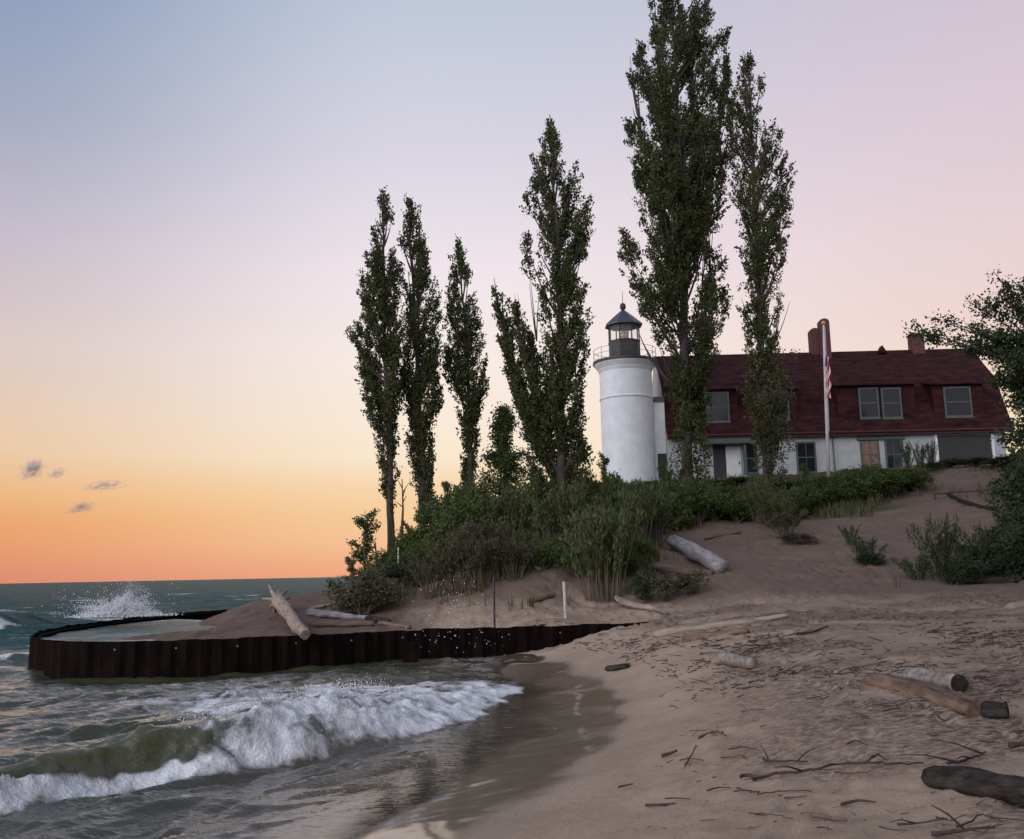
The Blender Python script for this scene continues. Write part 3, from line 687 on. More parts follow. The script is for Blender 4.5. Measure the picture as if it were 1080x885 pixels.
# ------------------------------------------------------------------ keeper's house
YAW = R(-1.6)
HO = at(705, 505, 61.5)
hc, hs = math.cos(YAW), math.sin(YAW)
def hplane(px, py, dy=0.0):
    """pixel -> (u, z) on the plane parallel to the front, dy metres behind it"""
    d = dirn(px, py); n = np.array([-hs, hc, 0]); o = np.array([HO[0], HO[1], 0]) + n * dy
    t = ((o - CAM) @ n) / (d @ n); p = CAM + d * t; q = p - np.array([HO[0], HO[1], 0])
    return q[0] * hc + q[1] * hs, p[2]
HZ = gz(HO[0] + 8, HO[1]) - .4
def build_house():
    t = thing('keepers_house', "long white keeper's house with dark red gambrel roof and dormers", 'house', (HO[0], HO[1], HZ), YAW)
    U = lambda px, py=480, dy=0: hplane(px, py, dy)[0]
    Zf = lambda py, px=880, dy=0: hplane(px, py, dy)[1] - HZ
    L0, L1, D = 0.0, U(1062), 9.0
    ze = Zf(455); zr = Zf(371, 880, D / 2); zb = Zf(402, 880, 1.45)
    prof = [(-.35, ze - .12), (1.45, zb), (D / 2, zr), (D - 1.45, zb), (D + .35, ze - .12)]
    w = MB()
    wl = [(0, 0), (0, ze + .12), (1.5, zb - .12), (D / 2, zr - .12), (D - 1.5, zb - .12), (D, ze + .12), (D, 0)]
    for x in (L0, L1): pass
    n = len(wl); v = [(x, y, z) for x in (L0, L1) for y, z in wl]
    w.add(v, [tuple(range(n - 1, -1, -1)), tuple(range(n, 2 * n))] + [(i, i + 1, n + i + 1, n + i) for i in (0, 5)])
    w.build('wall', M['house_paint'], t)
    rf = MB(); th = .14; a0, a1 = L0 + .0, L1 + .45
    top = [(x, y, z) for x in (a0, a1) for y, z in prof]; bot = [(x, y + (.06 if y < D / 2 else -.06) * 0, z - th) for x in (a0, a1) for y, z in prof]; k = 5
    f = [(i, i + k, i + k + 1, i + 1) for i in range(4)] + [(10 + i, 10 + i + 1, 10 + i + k + 1, 10 + i + k) for i in range(4)]
    f += [(i, i + 1, 10 + i + 1, 10 + i) for i in range(4)] + [(k + i, 10 + k + i, 10 + k + i + 1, k + i + 1) for i in range(4)] + [(0, 10, 15, 5), (4, 9, 19, 14)]
    rf.add(top + bot, f); roof = rf.build('roof', M['red_shingle'], t)
    fa = MB(); fa.box(a0, a1, -.42, -.355, ze - .36, ze - .10); fa.build('fascia', M['red_trim'], t)
    g = MB(); g.tube([(a0, -.49, ze - .14), (a1, -.49, ze - .14)], .075, 8); g.build('gutter', M['red_trim'], t)
    # chimneys
    def chim(px, wpx, pyt, dy, arch):
        c = U(px, 360, dy); h = wpx * .033; m = MB(); z1 = Zf(pyt, px, dy)
        if arch:
            pr = [(-h, zr - .9), (-h, z1 - .22), (-h * .7, z1 - .06), (0, z1), (h * .7, z1 - .06), (h, z1 - .22), (h, zr - .9)]; n = len(pr)
            v = [(c + x, dy + y, z) for y in (-.35, .35) for x, z in pr]
            m.add(v, [tuple(range(n)), tuple(range(2 * n - 1, n - 1, -1))] + [(i + 1, i, n + i, n + i + 1) for i in range(n - 1)])
        else:
            m.box(c - h, c + h, dy - .4, dy + .4, zr - .9, z1 - .12); m.box(c - h - .06, c + h + .06, dy - .46, dy + .46, z1 - .12, z1)
        m.build('chimney', M['brick'], roof)
    chim(859, 10.5, 347, 4.6, True); chim(869.5, 10, 337, 4.2, True); chim(966, 13, 353, 4.5, False)
    gv = MB(); c = U(928, 366, 4.4); z0 = zr - .3; gv.add([(c - .32, 3.9, z0), (c + .32, 3.9, z0), (c, 3.9, z0 + .55), (c - .32, 4.5, z0), (c + .32, 4.5, z0), (c, 4.5, z0 + .55)], [(0, 1, 2), (3, 5, 4), (0, 2, 5, 3), (1, 4, 5, 2)])
    gv.build('roof_vent', M['red_shingle'], roof)
    # windows
    def window(parent, px0, px1, py0, py1, dy, fmat, bars, pane='glass', name='window'):
        px = (px0 + px1) / 2; u0_, u1_ = U(px0, py1, dy), U(px1, py1, dy); z0, z1 = Zf(py1, px, dy), Zf(py0, px, dy); b = .11
        fr = MB(); y0, y1 = dy - .07, dy - .003
        fr.box(u0_, u0_ + b, y0, y1, z0, z1); fr.box(u1_ - b, u1_, y0, y1, z0, z1); fr.box(u0_ + b, u1_ - b, y0, y1, z1 - b, z1); fr.box(u0_ + b, u1_ - b, y0, y1, z0, z0 + b)
        fr.box(u0_ - .05, u1_ + .05, dy - .13, dy - .071, z0 - .07, z0 - .003)
        if 'h' in bars: zm = (z0 + z1) / 2; fr.box(u0_ + b, u1_ - b, y0 + .01, y1 - .01, zm - .035, zm + .035)
        if 'v' in bars: um = (u0_ + u1_) / 2; fr.box(um - .02, um + .02, y0 + .02, y1 - .015, z0 + b, z1 - b)
        wn = fr.build(name, fmat, parent)
        pn = MB(); pn.box(u0_ + b, u1_ - b, dy - .028, dy - .006, z0 + b, z1 - b); pn.build('pane', M[pane], wn)
        return wn, (u0_, u1_, z0, z1)
    window(t, 841, 862, 466, 499, 0, M['green_trim'], 'hv')
    for (a, b, pn) in ((909, 929, 'curtain'), (935, 953, 'glass')): window(t, a, b, 463, 496, 0, M['green_trim'], 'hv', pn)
    hd = MB(); hd.box(U(905), U(955), -.16, -.01, Zf(464, 930), Zf(459.5, 930)); hd.build('window_header', M['green_trim'], t)
    window(t, 785, 800, 467, 500, 0, M['green_trim'], 'h')
    # entrance
    d0, d1 = U(752), U(765); m = MB(); m.box(d0, d1, -.05, -.004, Zf(506, 758), Zf(470, 758)); m.build('screen_door', M['dark_void'], t)
    d0, d1 = U(765.4), U(781); m = MB(); m.box(d0, d1, -.07, -.004, Zf(506, 770), Zf(471, 770)); dr = m.build('door', M['white_paint'], t)
    h = MB(); h.box(d1 - .16, d1 - .1, -.12, -.072, Zf(490, 770), Zf(487, 770)); h.build('handle', M['iron'], dr)
    m = MB(); m.box(U(741), U(789), -1.1, -.01, Zf(470, 765), Zf(465, 765)); m.build('porch_hood', M['green_trim'], t)
    m = MB(); m.box(U(781.5), U(784.3), -.9, -.75, Zf(508, 783), Zf(470.2, 783)); m.build('porch_post', M['green_trim'], t)
    # sheltered garage bay at the right
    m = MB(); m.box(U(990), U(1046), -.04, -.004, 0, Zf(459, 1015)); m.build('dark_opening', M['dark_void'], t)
    for q0, q1 in ((986.5, 989.5), (1046.5, 1049)): m = MB(); m.box(U(q0), U(q1), -.12, -.004, 0, Zf(458, q0)); m.build('bay_post', M['white_paint'], t)
    m = MB(); m.tube([(U(879), -.10, .1), (U(879), -.10, ze - .5), (U(879), -.45, ze - .2)], .05, 8); m.build('downspout', M['grey_wood'], t)
    # dormers
    def dormer(px0, px1, py0, wins, fm):
        dy = .15; pc = (px0 + px1) / 2; u0_, u1_ = U(px0, 430, dy), U(px1, 430, dy); zt = Zf(py0, pc, dy); zb_ = ze + .18
        rise = .55; yb = 2.6
        d_ = thing_part = None
        m = MB(); v = [(u0_, dy, zb_), (u1_, dy, zb_), (u1_, dy, zt), (u0_, dy, zt), (u0_, yb, zb_), (u1_, yb, zb_), (u1_, yb, zt + rise), (u0_, yb, zt + rise)]
        m.add(v, [(0, 1, 2, 3), (1, 5, 6, 2), (4, 0, 3, 7), (5, 4, 7, 6)]); d_ = m.build('dormer', M['red_shingle'], t)
        r_ = MB(); x0, x1 = u0_ - .25, u1_ + .25; y0, y1 = dy - .32, yb + .9; sl = rise / (yb - dy); z0 = zt + .02 - .32 * sl; z1 = zt + .02 + (y1 - dy) * sl
        v = [(x0, y0, z0), (x1, y0, z0), (x1, y1, z1), (x0, y1, z1)]; v += [(a, b, c + .12) for a, b, c in v]
        r_.add(v, [(0, 3, 2, 1), (4, 5, 6, 7), (0, 1, 5, 4), (1, 2, 6, 5), (2, 3, 7, 6), (3, 0, 4, 7)]); r_.build('dormer_roof', M['red_shingle'], d_)
        for (a, b, c, e) in wins:
            wn, (wa, wb, wz0, wz1) = window(d_, a, b, c, e, dy, fm, 'h')
        return d_
    dormer(728, 778, 411, [(745, 770, 413.5, 445.5)], M['green_trim'])
    dormer(794, 842, 411, [(807, 833, 413, 443)], M['green_trim'])
    dormer(884, 966, 406, [(907, 928, 409, 441.5), (931, 952, 409, 441.5)], M['green_trim'])
    dormer(985, 1038, 405, [(997, 1026, 408, 440)], M['green_trim'])
    # link block between house and tower
    u0_ = U(690.5); m = MB(); zc = Zf(423, 700)
    m.box(u0_, -.02, .25, 6.0, 0, zc); lb = m.build('link_wall', M['white_paint'], t)
    m = MB(); m.box(u0_ - .12, -.03, .12, 6.1, zc + .003, zc + .32); m.build('parapet', M['lantern_roof'], lb)
    m = MB(); m.box(U(694, 480), U(703, 480), .19, .246, Zf(505, 698), Zf(478, 698)); m.build('link_door', M['dark_void'], lb)
build_house()

# ------------------------------------------------------------------ foliage tools
def leaves_mesh(name, C, size, mat, up_bias=.3, aspect=.62, seed=0, D=None):
    """one small folded leaf per centre"""
    g = np.random.default_rng(seed); n = len(C); ax = g.normal(size=(n, 3)); ax[:, 2] += up_bias * 2
    if D is not None: ax = ax * .55 + D * 1.1
    ax /= np.linalg.norm(ax, axis=1)[:, None]; b = np.cross(ax, g.normal(size=(n, 3))); b /= np.linalg.norm(b, axis=1)[:, None] + 1e-9
    s = size * g.uniform(.65, 1.3, n)[:, None]; w = s * aspect * .5
    v = np.stack([C - ax * s * .5, C + b * w, C + ax * s * .5, C - b * w], 1).reshape(-1, 3)
    base = .5 + .5 * np.clip(fbm(C[:, 0] * 1.1, C[:, 1] * 1.1, C[:, 2] * 1.1 + .31, 2, 5), -1, 1)
    r = np.clip(base * .6 + g.uniform(0, .4, n), 0, 1)
    return newmesh(name, v, np.arange(4 * n).reshape(n, 4), mat, False, {'rnd': np.repeat(r, 4)})
def bez(a, b, c, n):
    t = np.linspace(0, 1, n)[:, None]; return (1 - t) ** 2 * a + 2 * t * (1 - t) * b + t * t * c
def poplar(label, px, Y, trunk, env, nb, dens, r0, leaf=.115, leaders=(), seed=1, ivy=None, group='tall poplars on the dune', skirt=(), dead=()):
    """trunk: [(px,py)] from low to high; env: [(py,xl,xr)] silhouette of the crown at the trunk's distance"""
    g = np.random.default_rng(seed); b = spot(px, Y)
    t = thing('poplar_tree', label, 'tree', b, 0, group)
    tp = np.array([at(a, c, Y) - b for a, c in trunk]); tp = np.r_[[np.array([tp[0][0], tp[0][1], -.4])], tp] if tp[0][2] > -.1 else tp
    z = tp[:, 2]; zs = np.linspace(z[0], z[-1], 26)
    path = np.c_[np.interp(zs, z, tp[:, 0]), np.interp(zs, z, tp[:, 1]), zs]
    path[1:-1, 0] += .05 * vn(zs[1:-1] * .8, np.zeros(24), seed=seed); path[1:-1, 1] += .05 * vn(zs[1:-1] * .8, np.ones(24) * 5.5, seed=seed)
    wood = MB(); q = (zs - zs[0]) / (zs[-1] - zs[0]); wood.tube(path, r0 * .85 * (1 - q) ** .95 + .012, 10, noise=.18, seed=seed)
    ez = np.array([at(px, e[0], Y)[2] - b[2] for e in env])[::-1]
    tx = lambda zz: np.interp(zz, zs, path[:, 0]); ty = lambda zz: np.interp(zz, zs, path[:, 1])
    exl = np.array([at(e[1], e[0], Y)[0] - b[0] for e in env])[::-1]; exr = np.array([at(e[2], e[0], Y)[0] - b[0] for e in env])[::-1]
    C = []; D = []
    def plume(s, mid, tip, rad, cnt):
        p = bez(s, mid, tip, 14); wood.tube(p[:11], np.linspace(max(.02, min(.08, r0 * .26)), .008, 11), 5, cap=False)
        k = max(7, cnt // 12); u = g.uniform(.16, 1.0, k) ** .85; i = u * 13; i0 = np.minimum(i.astype(int), 12); fr = (i - i0)[:, None]; c = p[i0] * (1 - fr) + p[i0 + 1] * fr
        tan = p[i0 + 1] - p[i0]; tan /= np.linalg.norm(tan, axis=1)[:, None] + 1e-9
        rr = rad * (np.sin(np.clip((u - .08) / .92, 0, 1) ** 1.1 * math.pi) * .85 + .12)
        q = g.normal(size=(k, 3)); q -= tan * (q * tan).sum(1)[:, None]; q /= np.linalg.norm(q, axis=1)[:, None]
        c = c + q * (rr * g.uniform(.1, 1, k) ** .6)[:, None]; d = tan * 1.0 + q * .55 + [0, 0, .25]; d /= np.linalg.norm(d, axis=1)[:, None]
        kp = fbm(c[:, 0] * .95, c[:, 1] * .95, c[:, 2] * .6 + .2, 2, seed + 30) > (-.26 if r0 > .3 else -.60); c = c[kp]; d = d[kp]; k = len(c)
        nl = 24; ln_ = g.uniform(.30, .75, k) * (.75 + leaf * 1.8)
        f = g.uniform(-.5, .5, (k, nl)); cc = c[:, None] + d[:, None] * (f * ln_[:, None])[..., None] + g.normal(size=(k, nl, 3)) * (.085 * (1.1 - np.abs(f)))[..., None] * (leaf / .135)
        C.append(cc.reshape(-1, 3)); D.append(np.repeat(d, nl, 0))
    zlo, zhi = ez[0], ez[-1] - .15
    plume(np.array([tx(zhi - 1.6), ty(zhi - 1.6), zhi - 1.6]), np.array([tx(zhi - .8), ty(zhi - .8), zhi - .8]), np.array([tx(zhi), ty(zhi), zhi]), .16, int(dens * 90))
    for k in range(nb):
        zt = zlo + (zhi - zlo) * ((k + g.uniform(0, 1)) / nb) ** .92
        xl, xr = np.interp(zt, ez, exl) - tx(zt), np.interp(zt, ez, exr) - tx(zt)
        ph = g.uniform(0, 2 * math.pi); cx = math.cos(ph); half = (xr - xl) / 2; ctr = (xr + xl) / 2
        rho = g.uniform(.2, 1.0) ** .5
        pr = np.clip(half * g.uniform(.20, .40), .15, .75)
        tip = np.array([tx(zt) + ctr + cx * (half * rho - pr * .05), ty(zt) + math.sin(ph) * (half * rho - pr * .05) * .9, zt])
        ln = (1.0 + 1.65 * half * rho) * g.uniform(.8, 1.3); z0 = max(zt - ln, zs[0] + .6)
        s = np.array([tx(z0), ty(z0), z0]); mid = s * .42 + tip * .58; mid[0] += (tip[0] - s[0]) * .22; mid[1] += (tip[1] - s[1]) * .22; mid[2] -= ln * .12
        plume(s, mid, tip, pr, int(dens * ln * (pr + .12) * 150))
    for (lx, ly, sx, sy, wpx, cnt) in leaders:      # secondary leaders: tip pixel, start pixel
        s = at(sx, sy, Y) - b; e = at(lx, ly, Y) - b; e[1] += g.uniform(-.6, .6); m = s * .5 + e * .5; m[0] += (e[0] - s[0]) * .30
        lp = bez(s, m, e, 16); wood.tube(lp, np.linspace(r0 * .32, .012, 16), 7)
        for k in range(cnt):
            f = g.uniform(.18, 1.0); c = lp[int(f * 15)]; hw = wpx * Y / F * .5 * (1 - .75 * f ** 2.2); ph = g.uniform(0, 6.28); rho = g.uniform(.2, 1)
            tip = c + np.array([math.cos(ph) * hw * rho, math.sin(ph) * hw * rho, g.uniform(.1, .5)]); st = lp[max(0, int(f * 15) - 3)]; ln = np.linalg.norm(tip - st) + .4
            plume(st, st * .4 + tip * .6, tip, np.clip(hw * .42, .14, .5), int(dens * ln * (np.clip(hw * .42, .14, .5) + .12) * 150))
    for (ax_, ay, bx, by) in dead:
        s = at(ax_, ay, Y) - b; e = at(bx, by, Y) - b
        for j in range(3):
            e2 = e + g.normal(size=3) * np.array([.25, .25, .3]); wood.tube(bez(s, (s + e2) / 2 + g.normal(size=3) * .08, e2, 7), np.linspace(.03, .006, 7), 4)
    tr = wood.build('trunk', M['bark'], t, True)
    C = np.concatenate(C); D = np.concatenate(D)
    obj('crown', leaves_mesh('crown', C, leaf, M['poplar_leaf'], .2, .7, seed, D), t)
    if ivy:
        y0, y1, xl0, xr0, xl1, xr1, cnt = ivy; f = g.uniform(0, 1, cnt); zz = (at(px, y0, Y)[2] - b[2]) * (1 - f) + (at(px, y1, Y)[2] - b[2]) * f
        xa = (at(xl0, y0, Y)[0] * (1 - f) + at(xl1, y1, Y)[0] * f) - b[0]; xb = (at(xr0, y0, Y)[0] * (1 - f) + at(xr1, y1, Y)[0] * f) - b[0]
        ph = g.uniform(0, 6.283, cnt); hw = (xb - xa) / 2; wob = .85 + .55 * fbm(zz * 1.1, np.cos(ph) * 1.5, np.sin(ph) * 1.5 + .3, 2, seed + 9); rho = g.uniform(.2, 1, cnt) ** .4 * wob
        c = np.c_[(xa + xb) / 2 + np.cos(ph) * hw * rho, np.interp(zz, zs, path[:, 1]) + np.sin(ph) * hw * rho, zz]
        keep = fbm(c[:, 0] * 1.4, c[:, 1] * 1.4, c[:, 2] * 1.4 + .2, 2, seed + 5) > -.25
        obj('ivy', leaves_mesh('ivy', c[keep], leaf * .95, M['ivy_leaf' if px < 760 else 'dry_leaf'], -.1, .8, seed + 2), t)
    return t

poplar('leftmost tall poplar, bare lower trunk at the lake end of the dune', 412, 42, [(412, 585), (411, 480), (406, 360), (404, 200)],
       [(198, 402, 407), (225, 391, 414), (260, 380, 422), (300, 372, 428), (345, 366, 430), (385, 370, 430), (415, 382, 426), (440, 393, 422), (470, 398, 420), (512, 400, 420)], 82, 1.4, .21, seed=11)
poplar('second tall poplar from the left, with a forked pointed top', 446, 43, [(446, 560), (445, 480), (440, 380), (430, 210)],
       [(208, 426, 433), (235, 420, 446), (270, 418, 458), (310, 417, 468), (350, 415, 470), (390, 418, 470), (420, 424, 466), (455, 428, 462), (490, 430, 460), (525, 434, 458)], 84, 1.4, .22,
       leaders=[(444, 222, 440, 330, 22, 10)], seed=12)
poplar('third poplar from the left, thinner and shorter with drooping gaps', 497, 44, [(496, 545), (495, 440), (490, 340), (483, 255)],
       [(252, 480, 486), (280, 472, 496), (310, 468, 504), (340, 464, 513), (365, 466, 516), (395, 474, 512), (425, 480, 514), (455, 486, 508), (500, 487, 506), (530, 488, 506)], 62, 1.4, .18, seed=13)
poplar('tall twin stemmed poplar with a separate left leader, left of the lighthouse', 593, 39, [(593, 560), (592, 470), (592, 330), (580, 128)],
       [(125, 577, 583), (150, 564, 596), (180, 553, 612), (215, 547, 622), (245, 552, 624), (275, 566, 618), (310, 572, 622), (340, 568, 630), (380, 560, 618), (420, 552, 616), (460, 550, 620), (500, 554, 616), (520, 566, 610)], 104, 1.2, .24,
       leaders=[(521, 292, 582, 500, 38, 28), (543, 318, 578, 470, 34, 22), (558, 345, 584, 480, 34, 20), (540, 372, 580, 500, 30, 14)], seed=14, dead=[(566, 360, 560, 292), (556, 390, 548, 320)])
poplar('largest and tallest poplar, ivy clad trunk between lighthouse and house', 727, 52, [(727, 530), (722, 430), (722, 250), (706, -30)],
       [(-40, 690, 740), (0, 682, 746), (40, 656, 774), (90, 643, 780), (150, 640, 776), (200, 639, 772), (240, 641, 772), (280, 654, 770), (315, 666, 766), (345, 682, 758), (380, 700, 754), (415, 710, 750), (440, 712, 748)], 112, 1.15, .38,
       leaf=.145, leaders=[(690, -20, 716, 260, 40, 16), (731, -16, 726, 240, 40, 16), (664, 60, 716, 300, 40, 16), (766, 50, 730, 270, 36, 14), (674, 345, 722, 420, 26, 9)], seed=15,
       ivy=(400, 535, 713, 748, 705, 754, 7600), dead=[(748, 300, 752, 205), (740, 310, 747, 220)])
poplar('tall slim poplar in front of the red roof, beside the largest poplar', 808, 46, [(812, 548), (808, 470), (800, 300), (788, 55)],
       [(52, 785, 790), (80, 772, 803), (110, 766, 818), (150, 764, 828), (190, 766, 840), (215, 770, 843), (250, 770, 830), (290, 774, 826), (330, 778, 822), (360, 782, 822), (400, 782, 832), (435, 788, 832), (460, 795, 828)], 96, .85, .28,
       leaf=.122, seed=16, ivy=(370, 545, 784, 838, 796, 828, 8200), dead=[(818, 360, 826, 308)])

# ------------------------------------------------------------------ broadleaf tree at the right edge
def build_right_tree():
    Y = 42; b = spot(1150, Y); g = np.random.default_rng(21)
    t = thing('broadleaf_tree', 'dark leafy tree reaching in over the house roof from the right edge', 'tree', b)
    wood = MB(); C = []
    trunk = np.array([[0, 0, -.4], [-.1, 0, 2], [-.3, .1, 4.2], [-.3, .2, 6.5], [-.1, .2, 9]]); wood.tube(trunk, [.3, .26, .22, .15, .05], 10, noise=.15)
    tips = [(947, 347, 1120, 400, 9), (977, 330, 1120, 395, 9), (1033, 295, 1125, 390, 10), (1003, 352, 1118, 400, 9), (1024, 312, 1120, 385, 8), (1052, 312, 1128, 390, 11), (1066, 300, 1130, 385, 11), (1085, 285, 1135, 385, 13), (1045, 350, 1120, 400, 13), (1062, 345, 1125, 410, 14),
            (1075, 375, 1130, 420, 14), (1060, 385, 1125, 425, 13), (1042, 400, 1122, 430, 11), (1058, 425, 1128, 440, 13), (1078, 440, 1130, 450, 14), (1052, 455, 1125, 455, 11), (1100, 330, 1135, 400, 16), (1120, 300, 1140, 390, 18), (1110, 420, 1140, 440, 18), (1140, 350, 1145, 420, 20), (1170, 310, 1150, 400, 20), (1180, 390, 1150, 430, 20), (1066, 470, 1128, 460, 10), (1040, 372, 1122, 415, 9), (1028, 388, 1120, 425, 8), (1062, 408, 1128, 432, 11), (1050, 440, 1128, 447, 9)]
    for tx_, ty_, sx, sy, w in tips:
        for j in range(2):
            s = at(sx, sy, Y) - b; e = at(tx_, ty_, Y) - b; e[1] += g.normal() * .8 + (j * 1.4 - .7); s[1] += g.normal() * .2
            if j: e += (s - e) * g.uniform(.05, .3); e[2] += g.normal() * .4
            m = (s + e) / 2 + np.array([0, 0, .35]); p = bez(s, m, e, 18); wood.tube(p, np.linspace(.07, .008, 18), 5, cap=False)
            for q in range(6 + int(w)):      # side twigs
                f = g.uniform(.3, 1); c = p[int(f * 17)]; d = g.normal(size=3); d[2] = abs(d[2]) * .6; d /= np.linalg.norm(d); ln = w * Y / F * g.uniform(.35, .95); tip = c + d * ln
                wood.tube([c, (c + tip) / 2 + [0, 0, .03], tip], [.012, .008, .004], 4, cap=False)
                n = int(18 + w * 1.8); u = g.uniform(.1, 1, n)[:, None]; C.append(c + (tip - c) * u + g.normal(size=(n, 3)) * .19)
    wood.build('trunk', M['bark'], t, True); C = np.concatenate(C)
    obj('crown', leaves_mesh('crown', C, .14, M['dark_leaf'], .0, .75, 22), t)
build_right_tree()

# ------------------------------------------------------------------ unseen trees added right of and behind the camera to shade the beach
def build_shade_trees():
    g = np.random.default_rng(303); C = []; o = MB()
    for x, y, h in [(9, -3, 13), (13, 2, 15), (11, 8, 13), (15, 12, 15), (18, 17, 15), (17, 7, 16), (22, 22, 15), (21, 13, 16), (25, 27, 14), (6, -9, 14), (14, -7, 16), (27, 20, 16), (30, 32, 13), (2, -15, 14), (20, -2, 17), (10, -16, 16)]:
        z0 = gz(x, y); o.tube([(x, y, z0 - .4), (x + .2, y, z0 + h * .5), (x, y + .2, z0 + h * .95)], [.3, .2, .04], 8)
        for k in range(34):
            ph = g.uniform(0, 6.28); zz = g.uniform(.12, .97); rr = 3.3 * math.sin(min(1, zz * 1.05) * math.pi) ** .6 * g.uniform(.3, 1); c = np.array([x + rr * math.cos(ph), y + rr * math.sin(ph), z0 + h * zz])
            o.tube([(x, y, z0 + h * max(.1, zz - .15)), tuple(c)], [.05, .01], 4, cap=False); n = 130; C.append(c + g.normal(size=(n, 3)) * np.array([.75, .75, .6]))
    C = np.concatenate(C); C = C[C[:, 0] / np.maximum(C[:, 1], .5) > .60 - .0 * C[:, 2]] if False else C
    keep = (C[:, 1] < 1.5) | (C[:, 0] > .60 * C[:, 1] + .6)
    w = obj('shade_trees', leaves_mesh('shade_trees', C[keep], .30, M['dark_leaf'], .0, .75, 9)); tag(w, 'unseen trees added to shade the right of the beach', 'wood', kind='stuff')
    tag(o.build('shade_tree_trunks', M['bark'], w), kind='stuff')
build_shade_trees()

# ------------------------------------------------------------------ shrubs
def proto_leafy(seed, mat, leaf=.052, n=3400, lob=12):
    g = np.random.default_rng(seed); C = []; st = MB()
    for k in range(lob):
        ph = g.uniform(0, 6.283); rr = g.uniform(0, .36); c = np.array([math.cos(ph) * rr, math.sin(ph) * rr, g.uniform(.25, .78) * (1 - .5 * rr)]); r = g.uniform(.14, .26)
        st.tube(bez(np.array([g.normal() * .04, g.normal() * .04, -.05]), c * np.array([.6, .6, .4]), c, 7), np.linspace(.016, .004, 7), 4, cap=False)
        m = n // lob; d = g.normal(size=(m, 3)); d /= np.linalg.norm(d, axis=1)[:, None]; q = c + d * (r * g.uniform(.25, 1.05, m) ** .5)[:, None] * np.array([1, 1, .9])
        C.append(q)
        for j in range(3):
            tip = c + np.array([g.normal() * .12, g.normal() * .12, r + g.uniform(.03, .16)]); st.tube([c, tip], [.006, .003], 3, cap=False); C.append(c + (tip - c) * g.uniform(.5, 1.05, (22, 1)) + g.normal(size=(22, 3)) * .028)
    C = np.concatenate(C); C = C[C[:, 2] > .01]
    return leaves_mesh('foliage', C, leaf, mat, .25, .6, seed), st.mesh('stems', M['stem'])
def proto_willow(seed, mat, nst=26, lean=.34, bare=.35):
    g = np.random.default_rng(seed); C = []; D = []; st = MB()
    for k in range(nst):
        ph = g.uniform(0, 6.283); b = np.array([math.cos(ph), math.sin(ph), 0]) * g.uniform(0, .16); L_ = g.uniform(.6, 1.02); e = b + np.array([math.cos(ph), math.sin(ph), 0]) * g.uniform(.05, lean) + np.array([g.normal() * .05, g.normal() * .05, L_])
        m = (b + e) / 2 + np.array([-math.cos(ph), -math.sin(ph), 0]) * .03 + np.array([0, 0, .08]); b[2] = -.04; p = bez(b, m, e, 10); st.tube(p, np.linspace(.010, .003, 10), 4, cap=False)
        n = int(95 * L_); u = g.uniform(bare, 1, n) ** .85; i = np.minimum((u * 9).astype(int), 8); c = p[i] + (p[i + 1] - p[i]) * ((u * 9 - i)[:, None]); t_ = p[i + 1] - p[i]; t_ /= np.linalg.norm(t_, axis=1)[:, None]
        C.append(c + g.normal(size=(n, 3)) * .035); D.append(t_)
    return leaves_mesh('foliage', np.concatenate(C), .075, mat, .3, .3, seed, np.concatenate(D)), st.mesh('stems', M['stem'])
def proto_sapling(seed, mat, nb=13, conic=False):
    g = np.random.default_rng(seed); C = []; st = MB(); st.tube([(0, 0, -.05), (.01, 0, .5), (0, 0, 1)], [.018, .012, .003], 6)
    for k in range(nb):
        z0 = (.15 + .75 * k / nb) if not conic else (.08 + .9 * k / nb); ph = g.uniform(0, 6.283); w = (.26 * (1 - z0) + .015) if conic else g.uniform(.08, .2); e = np.array([math.cos(ph) * w, math.sin(ph) * w, min(1.0, z0 + g.uniform(.06, .2))])
        p = bez(np.array([0, 0, z0]), np.array([e[0] * .7, e[1] * .7, z0 + .03]), e, 6); st.tube(p, np.linspace(.007, .002, 6), 4, cap=False)
        n = 300 if conic else 170; u = g.uniform(.25 if not conic else .0, 1.05, n)[:, None]; C.append(p[0] + (p[-1] - p[0]) * u + g.normal(size=(n, 3)) * (.032 if conic else .028))
    return leaves_mesh('foliage', np.concatenate(C), .024 if conic else .034, mat, .3, .7, seed), st.mesh('stems', M['stem'])
PROTO = {
    'leafy': [proto_leafy(31 + i, M['shrub_leaf']) for i in range(4)],
    'dark': [proto_leafy(41 + i, M['dark_leaf']) for i in range(3)],
    'dry': [proto_leafy(51 + i, M['dry_leaf'], .06, 1100, 8) for i in range(2)],
    'willow': [proto_willow(61 + i, M['willow_leaf']) for i in range(3)],
    'twiggy': [proto_willow(71 + i, M['dry_leaf'], 30, .5, .5) for i in range(2)],
    'sapling': [proto_sapling(81 + i, M['shrub_leaf']) for i in range(3)],
    'conic': [proto_sapling(91, M['shrub_leaf'], 34, True)],
    'weed': [proto_willow(95 + i, M['dark_leaf'], 18, .42, .12) for i in range(2)],
}
_first = {}
_cnt = {}
def shrub(kind, px, Y, h, w, label, group=None, name='shrub', cat='shrub', sink=.0, zoff=0.0):
    ps = PROTO[kind]; i = _cnt.get(kind, 0) % len(ps); _cnt[kind] = _cnt.get(kind, 0) + 1
    b = spot(px, Y); b[2] -= sink
    if (kind, i, name) not in _first:
        t = thing(name, label, cat); obj('foliage', ps[i][0], t); obj('stems', ps[i][1], t); _first[(kind, i, name)] = t
        if group: t['group'] = group
    else:
        t = dup(_first[(kind, i, name)], label, cat)
        if 'group' in t: del t['group']
        if group: t['group'] = group
    t.location = tuple(float(v) for v in b); t.rotation_euler = (0, 0, random.uniform(0, 6.28)); t.scale = (w, w, h); return t
